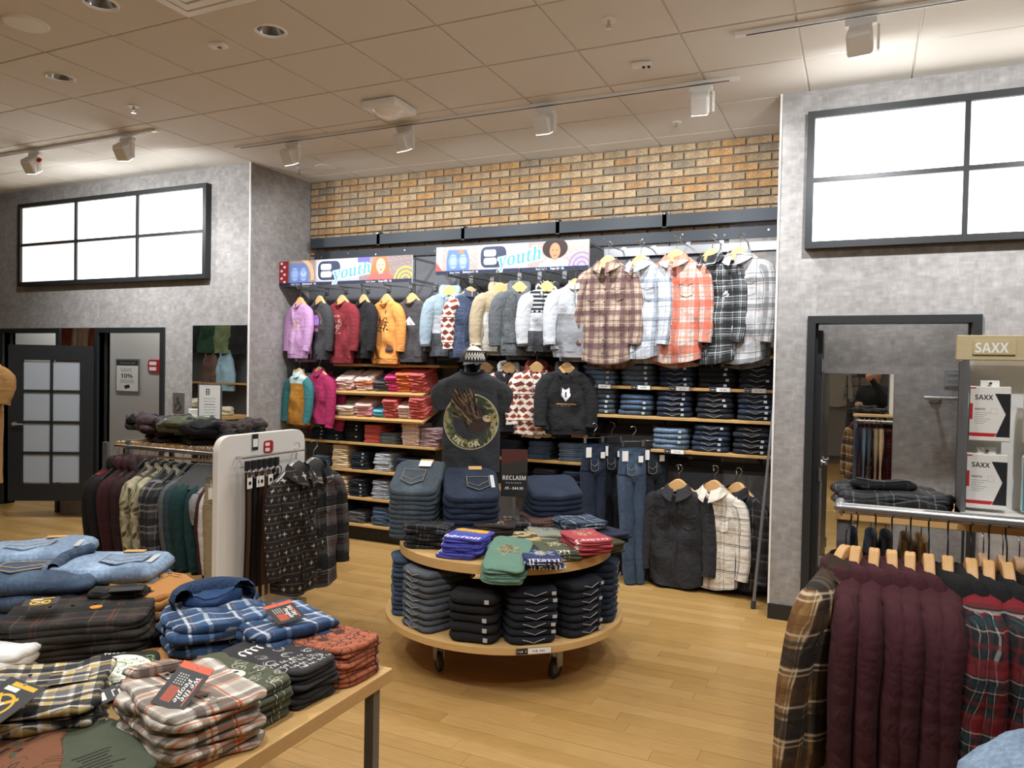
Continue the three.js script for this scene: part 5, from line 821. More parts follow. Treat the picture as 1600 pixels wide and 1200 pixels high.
[[-5.5, -4.72, 0, 0], [-5.3, -4.6, 0, 1], [-5.12, -4.78, 0, 6], [-4.92, -4.62, 0, 3], [-4.72, -4.76, 0, 5], [-4.56, -4.6, 0, 7], [-5.4, -4.66, .075, 9], [-5.16, -4.62, .07, 4], [-4.95, -4.7, .07, 10], [-4.7, -4.66, .065, 8], [-5.28, -4.56, .07, 2], [-5.55, -4.6, .09, 11], [-4.85, -4.55, .09, 0], [-5.05, -4.5, .1, 5], [-4.6, -4.7, .09, 6], [-5.35, -4.5, .1, 8]].forEach(([x, z, dy, k], i) => single('crumpled_top', foldGeo(.32, .34, .11, { mess: 2.2, layers: 2, seedv: i * 5 + 2, n: 2.6 }), pileMats[k], `${i > 11 ? 'upper ' : ''}crumpled ${pileNames[k]} in the messy pile behind the rack`, 'clothes', [x, 1.016 + dy, z], rr(-1.2, 1.2), 'crumpled clothes in the pile'));
for (const o of scene.children) if (o.name.startsWith('crumpled_top')) o.name = o.name.replace('crumpled_top', 'crumpled_shirt');
{
  const p = thing('price_card', 'white and orange paper tag on the messy pile', 'tag', [-5.1, 1.17, -4.42], .3); part('card', box(.055, .1, .002, 0, 0, 0), S.paper, p, null, [-.5, 0, -.2]); part('print', box(.035, .05, .001, 0, 0, .002), S.orangeTag, p, null, [-.5, 0, -.2]);
  const b = thing('bust_form', 'white bust form neck rising above the messy pile', 'mannequin', [-5.42, 1.02, -4.95], .4);
  part('bust', new THREE.LatheGeometry([[0, -.005], [.16, 0], [.17, .08], [.14, .14], [.07, .17], [.05, .2], [.053, .245], [.05, .25], [0, .252]].map(([a, c]) => new THREE.Vector2(a, c)), 28).scale(1.1, 1, .7), M.mannequin, b);
  const s = thing('sign_holder', 'framed paper notice on a stand above the messy pile', 'sign', [-5.24, 1.016, -4.95], .45);
  part('frame', box(.21, .39, .012, 0, .29, 0), M.alu, s); part('stem', bar([0, 0, 0], [0, .1, 0], .008, 8), M.alu, s); part('base', cyl(.07, .07, .008, 20, 0, .004, 0), M.alu, s);
  part('paper', new THREE.BoxGeometry(.185, .365, .002).translate(0, .29, .0075), std({ map: tex(canvas(128, 250, (g, w, h) => { g.fillStyle = '#e9e8e4'; g.fillRect(0, 0, w, h); g.fillStyle = '#1c1d1f'; g.fillRect(42, 22, 22, 36); g.fillStyle = '#e9e8e4'; g.fillRect(47, 28, 12, 10); g.fillRect(47, 43, 12, 10); g.fillStyle = '#8a8a8a'; for (let i = 0; i < 9; i++) g.fillRect(24 + (i % 3) * 4, 80 + i * 17, 80 - (i % 3) * 8, i === 2 ? 6 : 3); }), 1, 1, 0, 0, false), roughness: .6 }), s);
}
// ---------------------------------------------------------------- wall signs and the open door on the left
{
  const a = thing('accessible_sign', 'grey plate with a wheelchair symbol on the left wall', 'sign', [-6.2, 1.28, ZF + .004]);
  part('plate', rbox(.16, .2, .006, .002), M.alu, a);
  const k = .0009, sym = merge([new THREE.TorusGeometry(.034, .006, 6, 28, 4.4).rotateZ(2.1).translate(-.004, -.04, .004), bar([-.008, .03, .004], [-.004, -.008, .004], .006, 8), bar([-.004, -.008, .004], [.028, -.01, .004], .006, 8), bar([.028, -.01, .004], [.042, -.05, .004], .006, 8), bar([-.007, .012, .004], [.02, .01, .004], .005, 8), new THREE.SphereGeometry(.011, 12, 8).translate(-.01, .048, .004)]); part('symbol', sym, M.black, a);
  const d = thing('panelled_door', 'open black door with eight frosted panes and a lever', 'door', [-7.4, 0, ZF + .04], -2.62);
  const W = .86, y0 = .19, y1 = 1.84, py = .37, pH = 1.31;
  for (const x of [.07, W - .07]) part('stile', box(.14, y1 - y0, .042, x, (y0 + y1) / 2, 0), M.frame, d);
  part('mullion', box(.028, pH, .03, W / 2, py + pH / 2, 0), M.frame, d); part('top_rail', box(W - .28, y1 - py - pH, .042, W / 2, (y1 + py + pH) / 2, 0), M.frame, d); part('bottom_rail', box(W - .28, py - y0, .042, W / 2, (y0 + py) / 2, 0), M.frame, d);
  for (let r = 1; r < 4; r++) part('muntin', box(W - .28, .028, .03, W / 2, py + r * pH / 4, 0), M.frame, d);
  for (let r = 0; r < 4; r++) for (const c of [0, 1]) part('pane', box((W - .28) / 2 - .014, pH / 4 - .028, .008, .14 + (W - .28) * (c + .5) / 2, py + (r + .5) * pH / 4, 0), M.frost, d);
  for (const s of [-1, 1]) { const h = part('lever_handle', cyl(.027, .027, .014, 20).rotateX(Math.PI / 2).translate(W - .065, 1.0, s * .028), M.alu, d); part('lever', bar([W - .065, 1.0, s * .05], [W - .17, 1.0, s * .05], .009, 10), M.alu, h); part('spindle', bar([W - .065, 1.0, s * .03], [W - .065, 1.0, s * .055], .009, 10), M.alu, h); }
  const p = thing('wall_poster', 'framed poster offering a ten percent saving in the left doorway', 'poster', [-8.32, 1.505, -6.543]);
  part('frame', box(.42, .42, .012, 0, 0, 0), M.alu, p);
  part('print', new THREE.BoxGeometry(.385, .385, .002).translate(0, 0, .007), std({ map: tex(canvas(180, 258, (g, w, h) => { g.fillStyle = '#e2e0da'; g.fillRect(0, 0, w, h); g.fillStyle = '#28292b'; g.fillRect(0, 0, w, 46); g.fillStyle = '#b8b6b0'; strokes(g, 30, 30, 120, 12); g.fillStyle = '#8e8c70'; g.font = '44px sans-serif'; g.fillText('SAVE', 34, 98); g.fillStyle = '#232425'; g.font = 'bold 52px sans-serif'; g.fillText('10%', 34, 150); g.fillStyle = '#8c8a86'; for (let i = 0; i < 4; i++) g.fillRect(30, 164 + i * 8, 120, 3); g.save(); g.translate(90, 222); g.rotate(-.25); g.fillStyle = '#1f2022'; g.fillRect(-22, -14, 44, 28); g.restore(); }), 1, 1, 0, 0, false), roughness: .5 }), p);
  const b = thing('logo_plaque', 'red rounded logo plaque on the wall inside the left doorway', 'sign', [-7.845, 1.63, -6.55]);
  part('plaque', plate(.23, .16, .05, .012), M.red, b); for (const y of [.033, -.033]) part('logo_bar', plate(.12, .044, .016, .004).translate(-.025, y, .012), M.white, b);
}
// mannequin at the left picture edge
{
  const m = thing('standing_mannequin', 'full mannequin at the left picture edge', 'mannequin', [-4.36, 0, -2.4], .55);
  part('torso', new THREE.LatheGeometry([[0, .86], [.13, .86], [.14, 1.05], [.12, 1.2], [.15, 1.4], [.17, 1.55], [.12, 1.63], [.05, 1.66], [.05, 1.74], [0, 1.745]].map(([a, b]) => new THREE.Vector2(a, b)), 28).scale(1.15, 1, .65), M.mannequin, m);
  part('base', cyl(.18, .18, .012, 28, 0, .006, 0), M.alu, m); part('support_rod', cyl(.012, .012, .3, 10, .085, .15, -.02), M.alu, m);
  const bear = printMat((g, w, h) => { g.fillStyle = '#a8804e'; g.fillRect(0, 0, w, h); for (let i = 0; i < 160; i++) { g.strokeStyle = ['#2c2018', '#4a3420', '#6d4a2c'][i % 3]; g.lineWidth = 3; const a = i * 2.4, r = 20 + (i * 13) % 70; g.beginPath(); g.moveTo(w / 2 + Math.cos(a) * r * .8, h * .38 + Math.sin(a) * r); g.lineTo(w / 2 + Math.cos(a) * (r + 16) * .8, h * .38 + Math.sin(a) * (r + 16)); g.stroke(); } g.fillStyle = '#2c2018'; g.beginPath(); g.ellipse(w / 2, h * .38, 42, 60, 0, 0, 7); g.fill(); g.fillStyle = '#a0392e'; g.fillRect(w * .7, h * .24, 30, 6); g.fillStyle = '#2c2018'; strokes(g, w * .27, h * .68, w * .46, 14); });
  garment('tee_shirt', 'tan tee with a dark bear print on the left mannequin', 'tee', [-4.36, 1.72, -2.4], .55, { len: .7, sw: .215, sleeveOut: -.02, hw: .215, dep: .13, depHem: .14, neckW: .08, neckDip: .02, mat: bear, sleeveMat: solid(0xa8804e), sleeve: 'short', folds: .8, nS: 2.3 });
  const j = thing('worn_jeans', 'ripped blue jeans on the left mannequin', 'jeans', [-4.36, 0, -2.4], .55);
  part('hips', gridGeo(28, 8, (u, v) => { const th = u * 6.2832; return [(.17 + .02 * v) * Math.cos(th), 1.03 - v * .24, (.11 + .02 * v) * Math.sin(th), th * .17, v * .24]; }, true), D.blue, j);
  for (const s of [-1, 1]) part('leg', gridGeo(18, 16, (u, v) => { const th = u * 6.2832, r = .105 - .035 * v; return [s * (.088 + .01 * v) + r * Math.cos(th), .83 - v * .81, r * Math.sin(th) + N(v * 8, s, Math.cos(th)) * .01, th * r, v * .8]; }, true), D.blue, j);
}
// ================================================================ front-left table with folded clothes
const FT = .68;
{
  const g = thing('wood_table', 'large wood-topped table with grey steel legs in the left foreground', 'table', [-2.35, 0, -1.36]);
  part('table_top', rbox(1.9, .045, 1.52, .004, 0, FT - .0225, 0, 1), M.wood, g);
  for (const [x, z] of [[.91, -.7], [.91, .7], [-.91, -.7], [-.91, .7]]) part('leg', box(.035, FT - .045, .035, x, (FT - .045) / 2, z), M.grey, g);
  for (const z of [-.7, .7]) part('apron_bar', box(1.8, .03, .02, 0, FT - .065, z), M.grey, g);
}
const fp = (bg, draw, w = .22, d = .34, px = 224) => printMat((g, W, Hh) => { g.fillStyle = bg; g.fillRect(0, 0, W, Hh); draw(g, W, Hh); }, w, d, px, true);
const swirl = (g, W, Hh, cols, n = 60, y0 = .3) => { for (let i = 0; i < n; i++) { g.strokeStyle = cols[i % cols.length]; g.lineWidth = 2 + i % 3; g.beginPath(); g.arc((i * 61) % W, Hh * y0 + (i * 37) % (Hh * (1 - y0)), 5 + (i * 7) % 15, i, i + 4.4); g.stroke(); } };
const F = {
  terra: fp('#a85f43', (g, W, H2) => { swirl(g, W, H2, ['#3a2622', '#5a342a', '#2a1c1a'], 90, .35); g.fillStyle = '#4a2a22'; g.font = 'bold 24px serif'; g.fillText('V A L', 56, 70); for (const x of [70, 150]) { g.beginPath(); g.arc(x, H2 * .6, 20, 0, 7); g.fill(); } }),
  rebel: fp('#2e2d31', (g, W, H2) => { g.fillStyle = '#e2e0dc'; g.lineWidth = 6; g.strokeStyle = '#e2e0dc'; g.beginPath(); for (let i = 0; i < 60; i++) { const q = i / 59; g.lineTo(36 + q * 140 + Math.cos(q * 34) * 9, 96 + Math.sin(q * 34) * 18 - q * 12); } g.stroke(); swirl(g, W, H2, ['#c9c7c4', '#8a888a'], 26, .4); g.font = 'bold 24px serif'; for (let i = 0; i < 4; i++) strokes(g, 20 + i * 14, H2 - 90 + i * 26, 130, 15); }),
  oliveSkull: fp('#4f5443', (g, W, H2) => { swirl(g, W, H2, ['#d8d6c8', '#23251f', '#8a8c78'], 90, .3); g.fillStyle = '#dcdacc'; g.beginPath(); g.ellipse(W * .5, H2 * .55, 34, 40, 0, 0, 7); g.fill(); g.fillStyle = '#23251f'; g.beginPath(); g.arc(W * .43, H2 * .54, 8, 0, 7); g.arc(W * .57, H2 * .54, 8, 0, 7); g.fill(); }),
  skull: fp('#23251f', (g, W, H2) => { g.fillStyle = '#e6e8de'; g.beginPath(); g.ellipse(W / 2, H2 * .55, 92, 120, 0, 0, 7); g.fill(); swirl(g, W, H2, ['#7d9a4c', '#30352a', '#a8bd7c'], 80, .25); g.fillStyle = '#e6e8de'; g.font = 'bold 30px sans-serif'; g.fillText('NIZE', 70, 46); }),
  oliveFlag: fp('#4b5242', (g, W, H2) => { g.fillStyle = '#23261f'; for (let i = 0; i < 7; i++) g.fillRect(90 + (i % 3) * 8, H2 * .5 + i * 15, 90 - (i * 17) % 40, 7); }),
  brown: fp('#7a4f36', (g, W, H2) => { g.fillStyle = '#2e211b'; for (let i = 0; i < 26; i++) { g.save(); g.translate(40 + (i * 29) % 150, 40 + (i * 17) % 80); for (let k = 0; k < 5; k++) { g.rotate(1.2566); g.fillRect(-2, -8, 4, 8); } g.restore(); } swirl(g, W, H2, ['#2e211b', '#4a3226'], 40, .45); g.font = 'bold 34px serif'; g.fillText('HOW', 40, H2 - 60); }),
  tanPrint: fp('#a9763f', (g, W, H2) => { g.fillStyle = '#2c2018'; for (let i = 0; i < 40; i++) g.fillRect(110 + (i * 31) % 100, (i * 23) % 110, 16, 5); g.beginPath(); g.ellipse(80, H2 * .6, 22, 13, .2, 0, 7); g.fill(); }),
  white: fp('#e8e7e4', (g, W, H2) => { g.fillStyle = '#e2622c'; g.fillRect(20, 60, 110, 26); g.fillStyle = '#30323a'; g.fillRect(20, 96, 150, 8); }),
  camo: fp('#5f6f58', (g, W, H2) => { for (let i = 0; i < 70; i++) { g.fillStyle = ['#3f4c3c', '#7d8f74', '#2e382c', '#8fa088'][i % 4]; g.beginPath(); g.ellipse((i * 67) % W, (i * 43) % H2, 20, 8, i, 0, 7); g.fill(); } }),
};
const onT = (name, label, cat, x, z, turn, w, d, t, mat, n, o = {}) => stack({ n, w, d, t, mat, what: label, where: o.where || 'on the front table', group: n > 1 ? label + ' stack' : undefined, pos: [x, FT + .001 + (o.lift || 0), z], turn, name, category: cat, foldOpts: { mess: .55, layers: 2, n: 3.2, ...o.fold }, jit: o.jit ?? .007, topDetail: o.top, mats: o.mats });
const R = Math.PI / 2;
onT('folded_tee', 'terracotta skull print tee', 'tee', -1.6, -2.0, R - .08, .21, .36, .03, F.terra, 4, { where: 'at the far table corner' });
onT('folded_tee', 'charcoal tee with white script', 'tee', -1.62, -1.815, R - .1, .19, .36, .029, F.rebel, 4);
onT('folded_tee', 'olive tee with skull print', 'tee', -1.64, -1.64, R - .14, .19, .36, .029, F.oliveSkull, 4);
onT('folded_flannel', 'white, brown and orange flannel shirt', 'shirt', -1.62, -1.46, R - .28, .28, .36, .037, P.whiteOrange, 4, { fold: { mess: 1.15 }, top: (g, w, d, t) => { part('button_placket', gridGeo(3, 10, (u, v) => [(u - .5) * .026, topOf(g.children[0])((u - .5) * .026, -d * .42 + v * d * .84) + .004, -d * .42 + v * d * .84, u * .03, v * .3]), P.whiteOrange, g); for (let i = 0; i < 4; i++) part('button', cyl(.005, .005, .004, 10, 0, topOf(g.children[0])(0, -d * .3 + i * .07) + .006, -d * .3 + i * .07), S.button, g); part('collar', foldGeo(.15, .07, .024, { mess: 1, layers: 1, n: 2.5, seedv: 8 }).translate(0, t * .8, -d * .45), P.whiteOrange, g); } });
onT('folded_tee', 'olive green tee with a black flag print', 'tee', -1.68, -1.2, R - .42, .26, .36, .03, F.oliveFlag, 2, { fold: { mess: 1 } });
onT('folded_tee', 'brown tee with dark stars and eagle print', 'tee', -1.8, -1.08, .9, .3, .34, .034, F.brown, 1, { fold: { mess: 1 }, lift: .03 });
onT('folded_tee', 'green camo tee at the lower left corner', 'tee', -2.02, -.98, .6, .26, .3, .04, F.camo, 1, { fold: { mess: 1.4 }, lift: .02 });
onT('folded_flannel', 'yellow, black and white flannel shirt', 'shirt', -2.02, -1.31, .85, .34, .36, .042, P.yellowBlack, 3, { fold: { mess: 1.4 }, top: (g, w, d, t) => { part('chest_pocket', gridGeo(6, 6, (u, v) => [.03 + u * .1, topOf(g.children[0])(.03 + u * .1, -.08 + v * .1) + .004, -.08 + v * .1, u * .1, v * .1]), P.yellowBlack, g); for (let i = 0; i < 3; i++) part('button', cyl(.0055, .0055, .004, 10, -.02, topOf(g.children[0])(-.02, -.08 + i * .09) + .003, -.08 + i * .09), S.button, g); } });
onT('folded_tee', 'white and green skull print tee', 'tee', -2.06, -1.6, .95, .22, .28, .05, F.skull, 1, { lift: .02, fold: { mess: .8, n: 2.6 } });
onT('folded_tee', 'tan tee with a black badge', 'tee', -2.0, -1.76, 1.1, .26, .28, .05, F.tanPrint, 1, { where: 'between the dark plaid and the skull tee', fold: { mess: 1 } });
onT('folded_flannel', 'dark brown plaid work shirt', 'shirt', -2.4, -1.72, .75, .46, .36, .042, P.darkBrown, 4, { top: (g, w, d, t) => { part('collar', foldGeo(.2, .1, .03, { mess: 1, layers: 1, n: 2.5, seedv: 4 }).translate(.1, t * .9, -d * .3), P.darkBrown, g); part('neck_label', box(.11, .003, .05, .13, t * 1.12 + .03, -.06), S.blackTag, g); part('chest_badge', cyl(.02, .02, .003, 14, .05, topOf(g.children[0])(.05, .02) + .003, .02), std({ color: 0xc9822e, roughness: .7 }), g); for (let i = 0; i < 3; i++) part('button', cyl(.006, .006, .004, 10, -.1 + i * .07, topOf(g.children[0])(-.1 + i * .07, -.02) + .003, -.02), S.button, g); } });
onT('folded_tee', 'white tee with orange print at the left edge', 'tee', -2.5, -1.46, .5, .34, .28, .06, F.white, 2, { fold: { mess: .9, n: 2.6 } });
onT('folded_jeans', 'mid blue jeans with yellow stitched pocket', 'jeans', -2.77, -1.81, .62, .46, .36, .058, D.blue, 4, { fold: { layers: 1 }, jit: .02, top: jeansTop(std({ color: 0xcbb27a, roughness: .8 }), { px: -.06, pz: .0, s: 1.25 }) });
onT('folded_jeans', 'light blue jeans at the back of the table', 'jeans', -3.1, -2.02, .7, .42, .34, .06, D.light, 4, { fold: { layers: 1 }, jit: .02, top: jeansTop(S.seam, { px: -.02, s: 1.2, strip: true }) });
onT('folded_jeans', 'light blue jeans with a rolled waistband', 'jeans', -2.62, -2.0, .55, .4, .32, .06, D.light, 4, { fold: { layers: 1 }, jit: .02, where: 'behind the tan tees', top: (g, w, d, t) => { jeansTop(S.seam, { px: .05, s: 1.15 })(g, w, d, t); part('waistband_roll', tube([[-w * .3, t + .02, -d * .35], [-w * .42, t + .015, 0], [-w * .4, t, d * .4]], .022, 16, 8), D.blue, g); part('waistband_roll', tube([[-w * .42, t, -d * .25], [-w * .52, t - .01, .05], [-w * .48, t - .02, d * .45]], .02, 16, 8), D.mid, g); } });
onT('folded_tee', 'tan graphic tee bunched up', 'tee', -2.36, -1.98, 1.0, .3, .26, .06, F.tanPrint, 3, { fold: { mess: 1.5, n: 2.4 } });
onT('folded_hooded_flannel', 'blue plaid hooded flannel', 'shirt', -2.02, -1.95, 1.05, .34, .34, .05, P.blueWhite, 3, { fold: { mess: 1.4 }, top: (g, w, d, t) => { const hood = gridGeo(20, 10, (u, v) => { const a = (u - .5) * Math.PI * 1.25, ph = v * Math.PI * 2, r = .038 * (1 + .25 * N(u * 4, v * 2, 3)); return [Math.sin(a) * (.11 + Math.cos(ph) * r), t + .03 + Math.sin(ph) * r * 1.1, -d * .38 - Math.cos(a) * (.07 + Math.cos(ph) * r) + .04, u, v]; }); part('hood', hood, solid(0x1f3656), g); part('hood_lining', foldGeo(.2, .16, .05, { mess: 1.4, layers: 1, n: 2.2, seedv: 3 }).translate(0, t * .8, -d * .36), solid(0x27416a), g); } });
onT('folded_flannel', 'blue, white and orange plaid shirt', 'shirt', -1.78, -2.0, 1.2, .3, .34, .05, P.blueWhite, 3, { where: 'at the far table edge', fold: { mess: 1.1 }, mats: [P.navyWhite, P.blueWhite, P.blueWhite] });
// hang tags
const weTag = std({ map: tex(canvas(128, 168, (g, w, h) => { g.fillStyle = '#1d1e20'; g.fillRect(0, 0, w, h); g.fillStyle = '#e2572b'; g.fillRect(0, 0, w, 26); for (let i = 0; i < 7; i++) { g.fillRect(22 + i * 6, 92, 3.5, 58); } g.fillStyle = '#d8d6d2'; for (let y = 0; y < 5; y++) for (let x = 0; x < 4; x++) g.fillRect(22 + x * 11, 44 + y * 9, 5, 5); g.fillStyle = '#f0eeea'; g.save(); g.translate(84, 40); g.rotate(Math.PI / 2); g.font = 'italic bold 26px serif'; g.fillText('We the', 0, -6); g.fillText('People', 14, 16); g.restore(); g.fillStyle = '#e2572b'; g.fillRect(108, 40, 4, 110); }), 1, 1, 0, 0, false), roughness: .55 });
const hTag = std({ map: tex(canvas(128, 140, (g, w, h) => { g.fillStyle = '#2a2b2e'; g.fillRect(0, 0, w, h); g.fillStyle = '#e0b02c'; g.fillRect(30, 8, 80, 14); g.save(); g.translate(64, 84); for (const a of [.785, -.785]) { g.save(); g.rotate(a); g.fillRect(-46, -6, 92, 12); g.restore(); } g.lineWidth = 8; g.strokeStyle = '#e0b02c'; g.beginPath(); g.arc(0, 0, 36, 0, 7); g.stroke(); g.fillStyle = '#f2efe6'; g.font = 'bold 30px serif'; g.fillText('H', -11, 11); g.restore(); g.fillStyle = '#e8e6e0'; g.fillRect(24, 24, 44, 14); }), 1, 1, 0, 0, false), roughness: .55 });
function flatTag(label, mat, w, h, pos, rot) { const g = thing('paper_hang_tag', label, 'tag', pos, 0, 'hang tags on the front table'); const c = part('card', new THREE.BoxGeometry(w, h, .002), mat, g); g.rotation.order = 'YXZ'; g.rotation.set(...rot); part('tag_eyelet', new THREE.TorusGeometry(.004, .0012, 5, 12).translate(0, h * .44, .0014), M.alu, c); }
flatTag('orange-topped black tag on the white and orange flannel', weTag, .095, .13, [-1.56, .862, -1.395], [-1.0, .35, -.25]);
flatTag('orange-topped black tag on the blue plaid shirt', weTag, .095, .125, [-1.72, .868, -1.95], [-1.35, .8, .35]);
flatTag('dark tag with a yellow crossed emblem on the yellow flannel', hTag, .13, .14, [-1.93, .835, -1.17], [-1.25, .3, -.25]);
flatTag('red and white printed tag on the dark plaid shirt', hTag, .1, .07, [-2.44, .892, -1.6], [-1.5, .6, .2]);
flatTag('black strip tag with white letters beside the olive tee', std({ map: tex(canvas(200, 60, (g, w, h) => { g.fillStyle = '#17181a'; g.fillRect(0, 0, w, h); g.fillStyle = '#ecebe7'; strokes(g, 74, 46, 110, 32); g.fillRect(12, 12, 40, 36); }), 1, 1, 0, 0, false), roughness: .5 }), .15, .045, [-1.8, .8, -1.4], [-1.1, .9, .3]);
// ================================================================ right rack
const RZ = -2.6;
{
  const g = thing('gondola_rack', 'steel garment rack with a wood shelf on top, right foreground', 'rack', [.45, 0, RZ]);
  part('hang_bar', bar([-.5, 1.272, 0], [.9, 1.272, 0], .017, 14), M.alu, g); part('corner_elbow', new THREE.SphereGeometry(.0175, 14, 10).translate(-.5, 1.272, 0), M.alu, g);
  part('arm', bar([-.5, 1.272, 0], [-.5, 1.272, -.1], .017, 14), M.alu, g);
  part('shelf_top', rbox(1.42, .028, .46, .003, .19, 1.23, -.33, 1), M.wood, g);
  for (const x of [-.49, .88]) for (const z of [-.13, -.53]) part('post', box(.04, 1.216, .04, x, .608, z), M.grey, g);
  for (const x of [-.49, .88]) part('foot_bar', box(.05, .04, .62, x, .02, -.33), M.grey, g);
  part('rear_bar', bar([-.48, 1.17, -.6], [.88, 1.17, -.6], .014, 12), M.alu, g); for (const x of [-.48, .87]) part('rear_arm', bar([x, 1.17, -.6], [x, 1.17, -.53], .012, 10), M.alu, g);
}
const ro = { len: .74, sw: .21, hw: .225, dep: .05, depHem: .055, sleeveOut: -.005, sleeveFwd: .0, sleeveLen: .58 };
const rh = (x, turn, lb) => hanger([x, 1.105, RZ], turn, 'pale wooden hanger of the ' + lb, { group: 'wooden hangers on the right rack', hookMat: M.black, small: true });
const rightItems = [[-.03, P.tan, 'tan and black plaid flannel at the left rack end', 'plaid_flannel', R - .5, 'shirt'], [.0, S.maroon, 'maroon hoodie next to the tan flannel', 'hoodie', R - .1, 'hood'], [.052, S.maroon, 'second maroon hoodie from the tan flannel', 'hoodie', R - .06, 'hood'], [.1, S.maroon, 'third maroon hoodie from the tan flannel', 'hoodie', R + .02, 'hood'], [.15, S.maroon, 'fourth maroon hoodie from the tan flannel', 'hoodie', R - .04, 'hood'], [.2, S.maroon, 'fifth maroon hoodie from the tan flannel', 'hoodie', R, 'hood'], [.25, S.maroon, 'maroon hoodie next to the red plaid ones', 'hoodie', R - .05, 'hood'], [.31, P.redBlack, 'red plaid hooded flannel next to the maroon hoodies', 'hooded_flannel', R, 'hood'], [.355, P.redBlack, 'second red plaid hooded flannel', 'hooded_flannel', R - .08, 'hood'], [.4, P.redBlack, 'third red plaid hooded flannel with a skull print', 'hooded_flannel', R + .03, 'hood'], [.46, P.greyBlack, 'grey plaid hooded flannel beside the red plaid ones', 'hooded_flannel', R - .05, 'hood'], [.53, P.greyBlack, 'second grey plaid hooded flannel', 'hooded_flannel', R + .04, 'hood'], [.6, P.greyBlack, 'third grey plaid hooded flannel', 'hooded_flannel', R, 'hood'], [.68, P.greyBlack, 'fourth grey plaid hooded flannel near the right edge', 'hooded_flannel', R, 'hood']];
rightItems.forEach(([x, m, lb, nm, turn, neck], i) => {
  rh(x, turn, lb);
  const g = garment(nm, lb, nm === 'hoodie' ? 'hoodie' : 'shirt', [x, 1.1, RZ], turn, { ...ro, mat: m, neck, placket: neck === 'shirt', pockets: neck === 'shirt', sleeveMat: m, hoodMat: nm === 'hooded_flannel' ? S.black : m, trimMat: nm === 'hooded_flannel' ? S.black : m, band: nm === 'hoodie', folds: .8, sleeveOut: i ? -.005 : .05, hoodDrop: .05 }, nm === 'hoodie' ? 'maroon hoodies on the right rack' : nm === 'hooded_flannel' ? 'hooded flannels on the right rack' : undefined);
  if (i === 9) part('skull_print', box(.07, .12, .002, .12, -.42, .06), std({ map: tex(canvas(64, 110, (c, w, h) => { c.fillStyle = '#17161a'; c.fillRect(0, 0, w, h); c.fillStyle = '#e8e6e2'; c.beginPath(); c.ellipse(32, 34, 26, 30, 0, 0, 7); c.fill(); c.fillRect(14, 56, 34, 46); c.fillStyle = '#a3202e'; c.fillRect(32, 58, 20, 46); c.fillStyle = '#17161a'; c.beginPath(); c.arc(22, 36, 8, 0, 7); c.arc(44, 36, 8, 0, 7); c.fill(); for (let k = 0; k < 4; k++) c.fillRect(18 + k * 9, 76, 2, 26); }), 1, 1, 0, 0, false), roughness: .8 }), g);
});
// clothes on the rack's far side (seen in the fitting-room mirror)
[[-.02, D.dark, 'pants'], [.05, D.mid, 'pants'], [.1, D.slate, 'pants'], [.17, S.khaki, 'pants'], [.22, S.beige, 'pants'], [.42, S.red, 'tee'], [.48, S.red, 'tee'], [.53, S.red, 'tee'], [.62, S.red, 'tee']].forEach(([x, m, k], i) => {
  const lb = k === 'tee' ? `red tee on the rack's far side, ${['first', 'second', 'third', 'last'][i - 5]} from the pants` : ['dark', 'mid blue', 'slate blue', 'khaki', 'beige'][i] + " pants on the rack's far side";
  if (k === 'tee') { hanger([x, 1.0, RZ - .6], R, 'wooden hanger of the ' + lb, { group: 'hangers on the far side of the right rack' }); garment('tee', lb, 'tee', [x, .995, RZ - .6], R, { ...ro, len: .66, mat: m, sleeve: 'short', neck: 'crew', dep: .035, depHem: .04 }, 'red tees on the rack'); }
  else { const g = thing('hanging_pants', lb, 'pants', [x, 1.06, RZ - .6], R, 'pants on the rack far side'); part('pants_body', gridGeo(16, 12, (u, v) => { const th = u * 6.2832; return [.11 * Math.cos(th) * (1 - .2 * v), .03 - v * .9, (.022 + .01 * Math.sin(v * 9)) * Math.sin(th), th * .1, v]; }, true), m, g); part('clip_hanger', hookGeo.clone().translate(0, -.02, 0), M.chrome, g); }
});
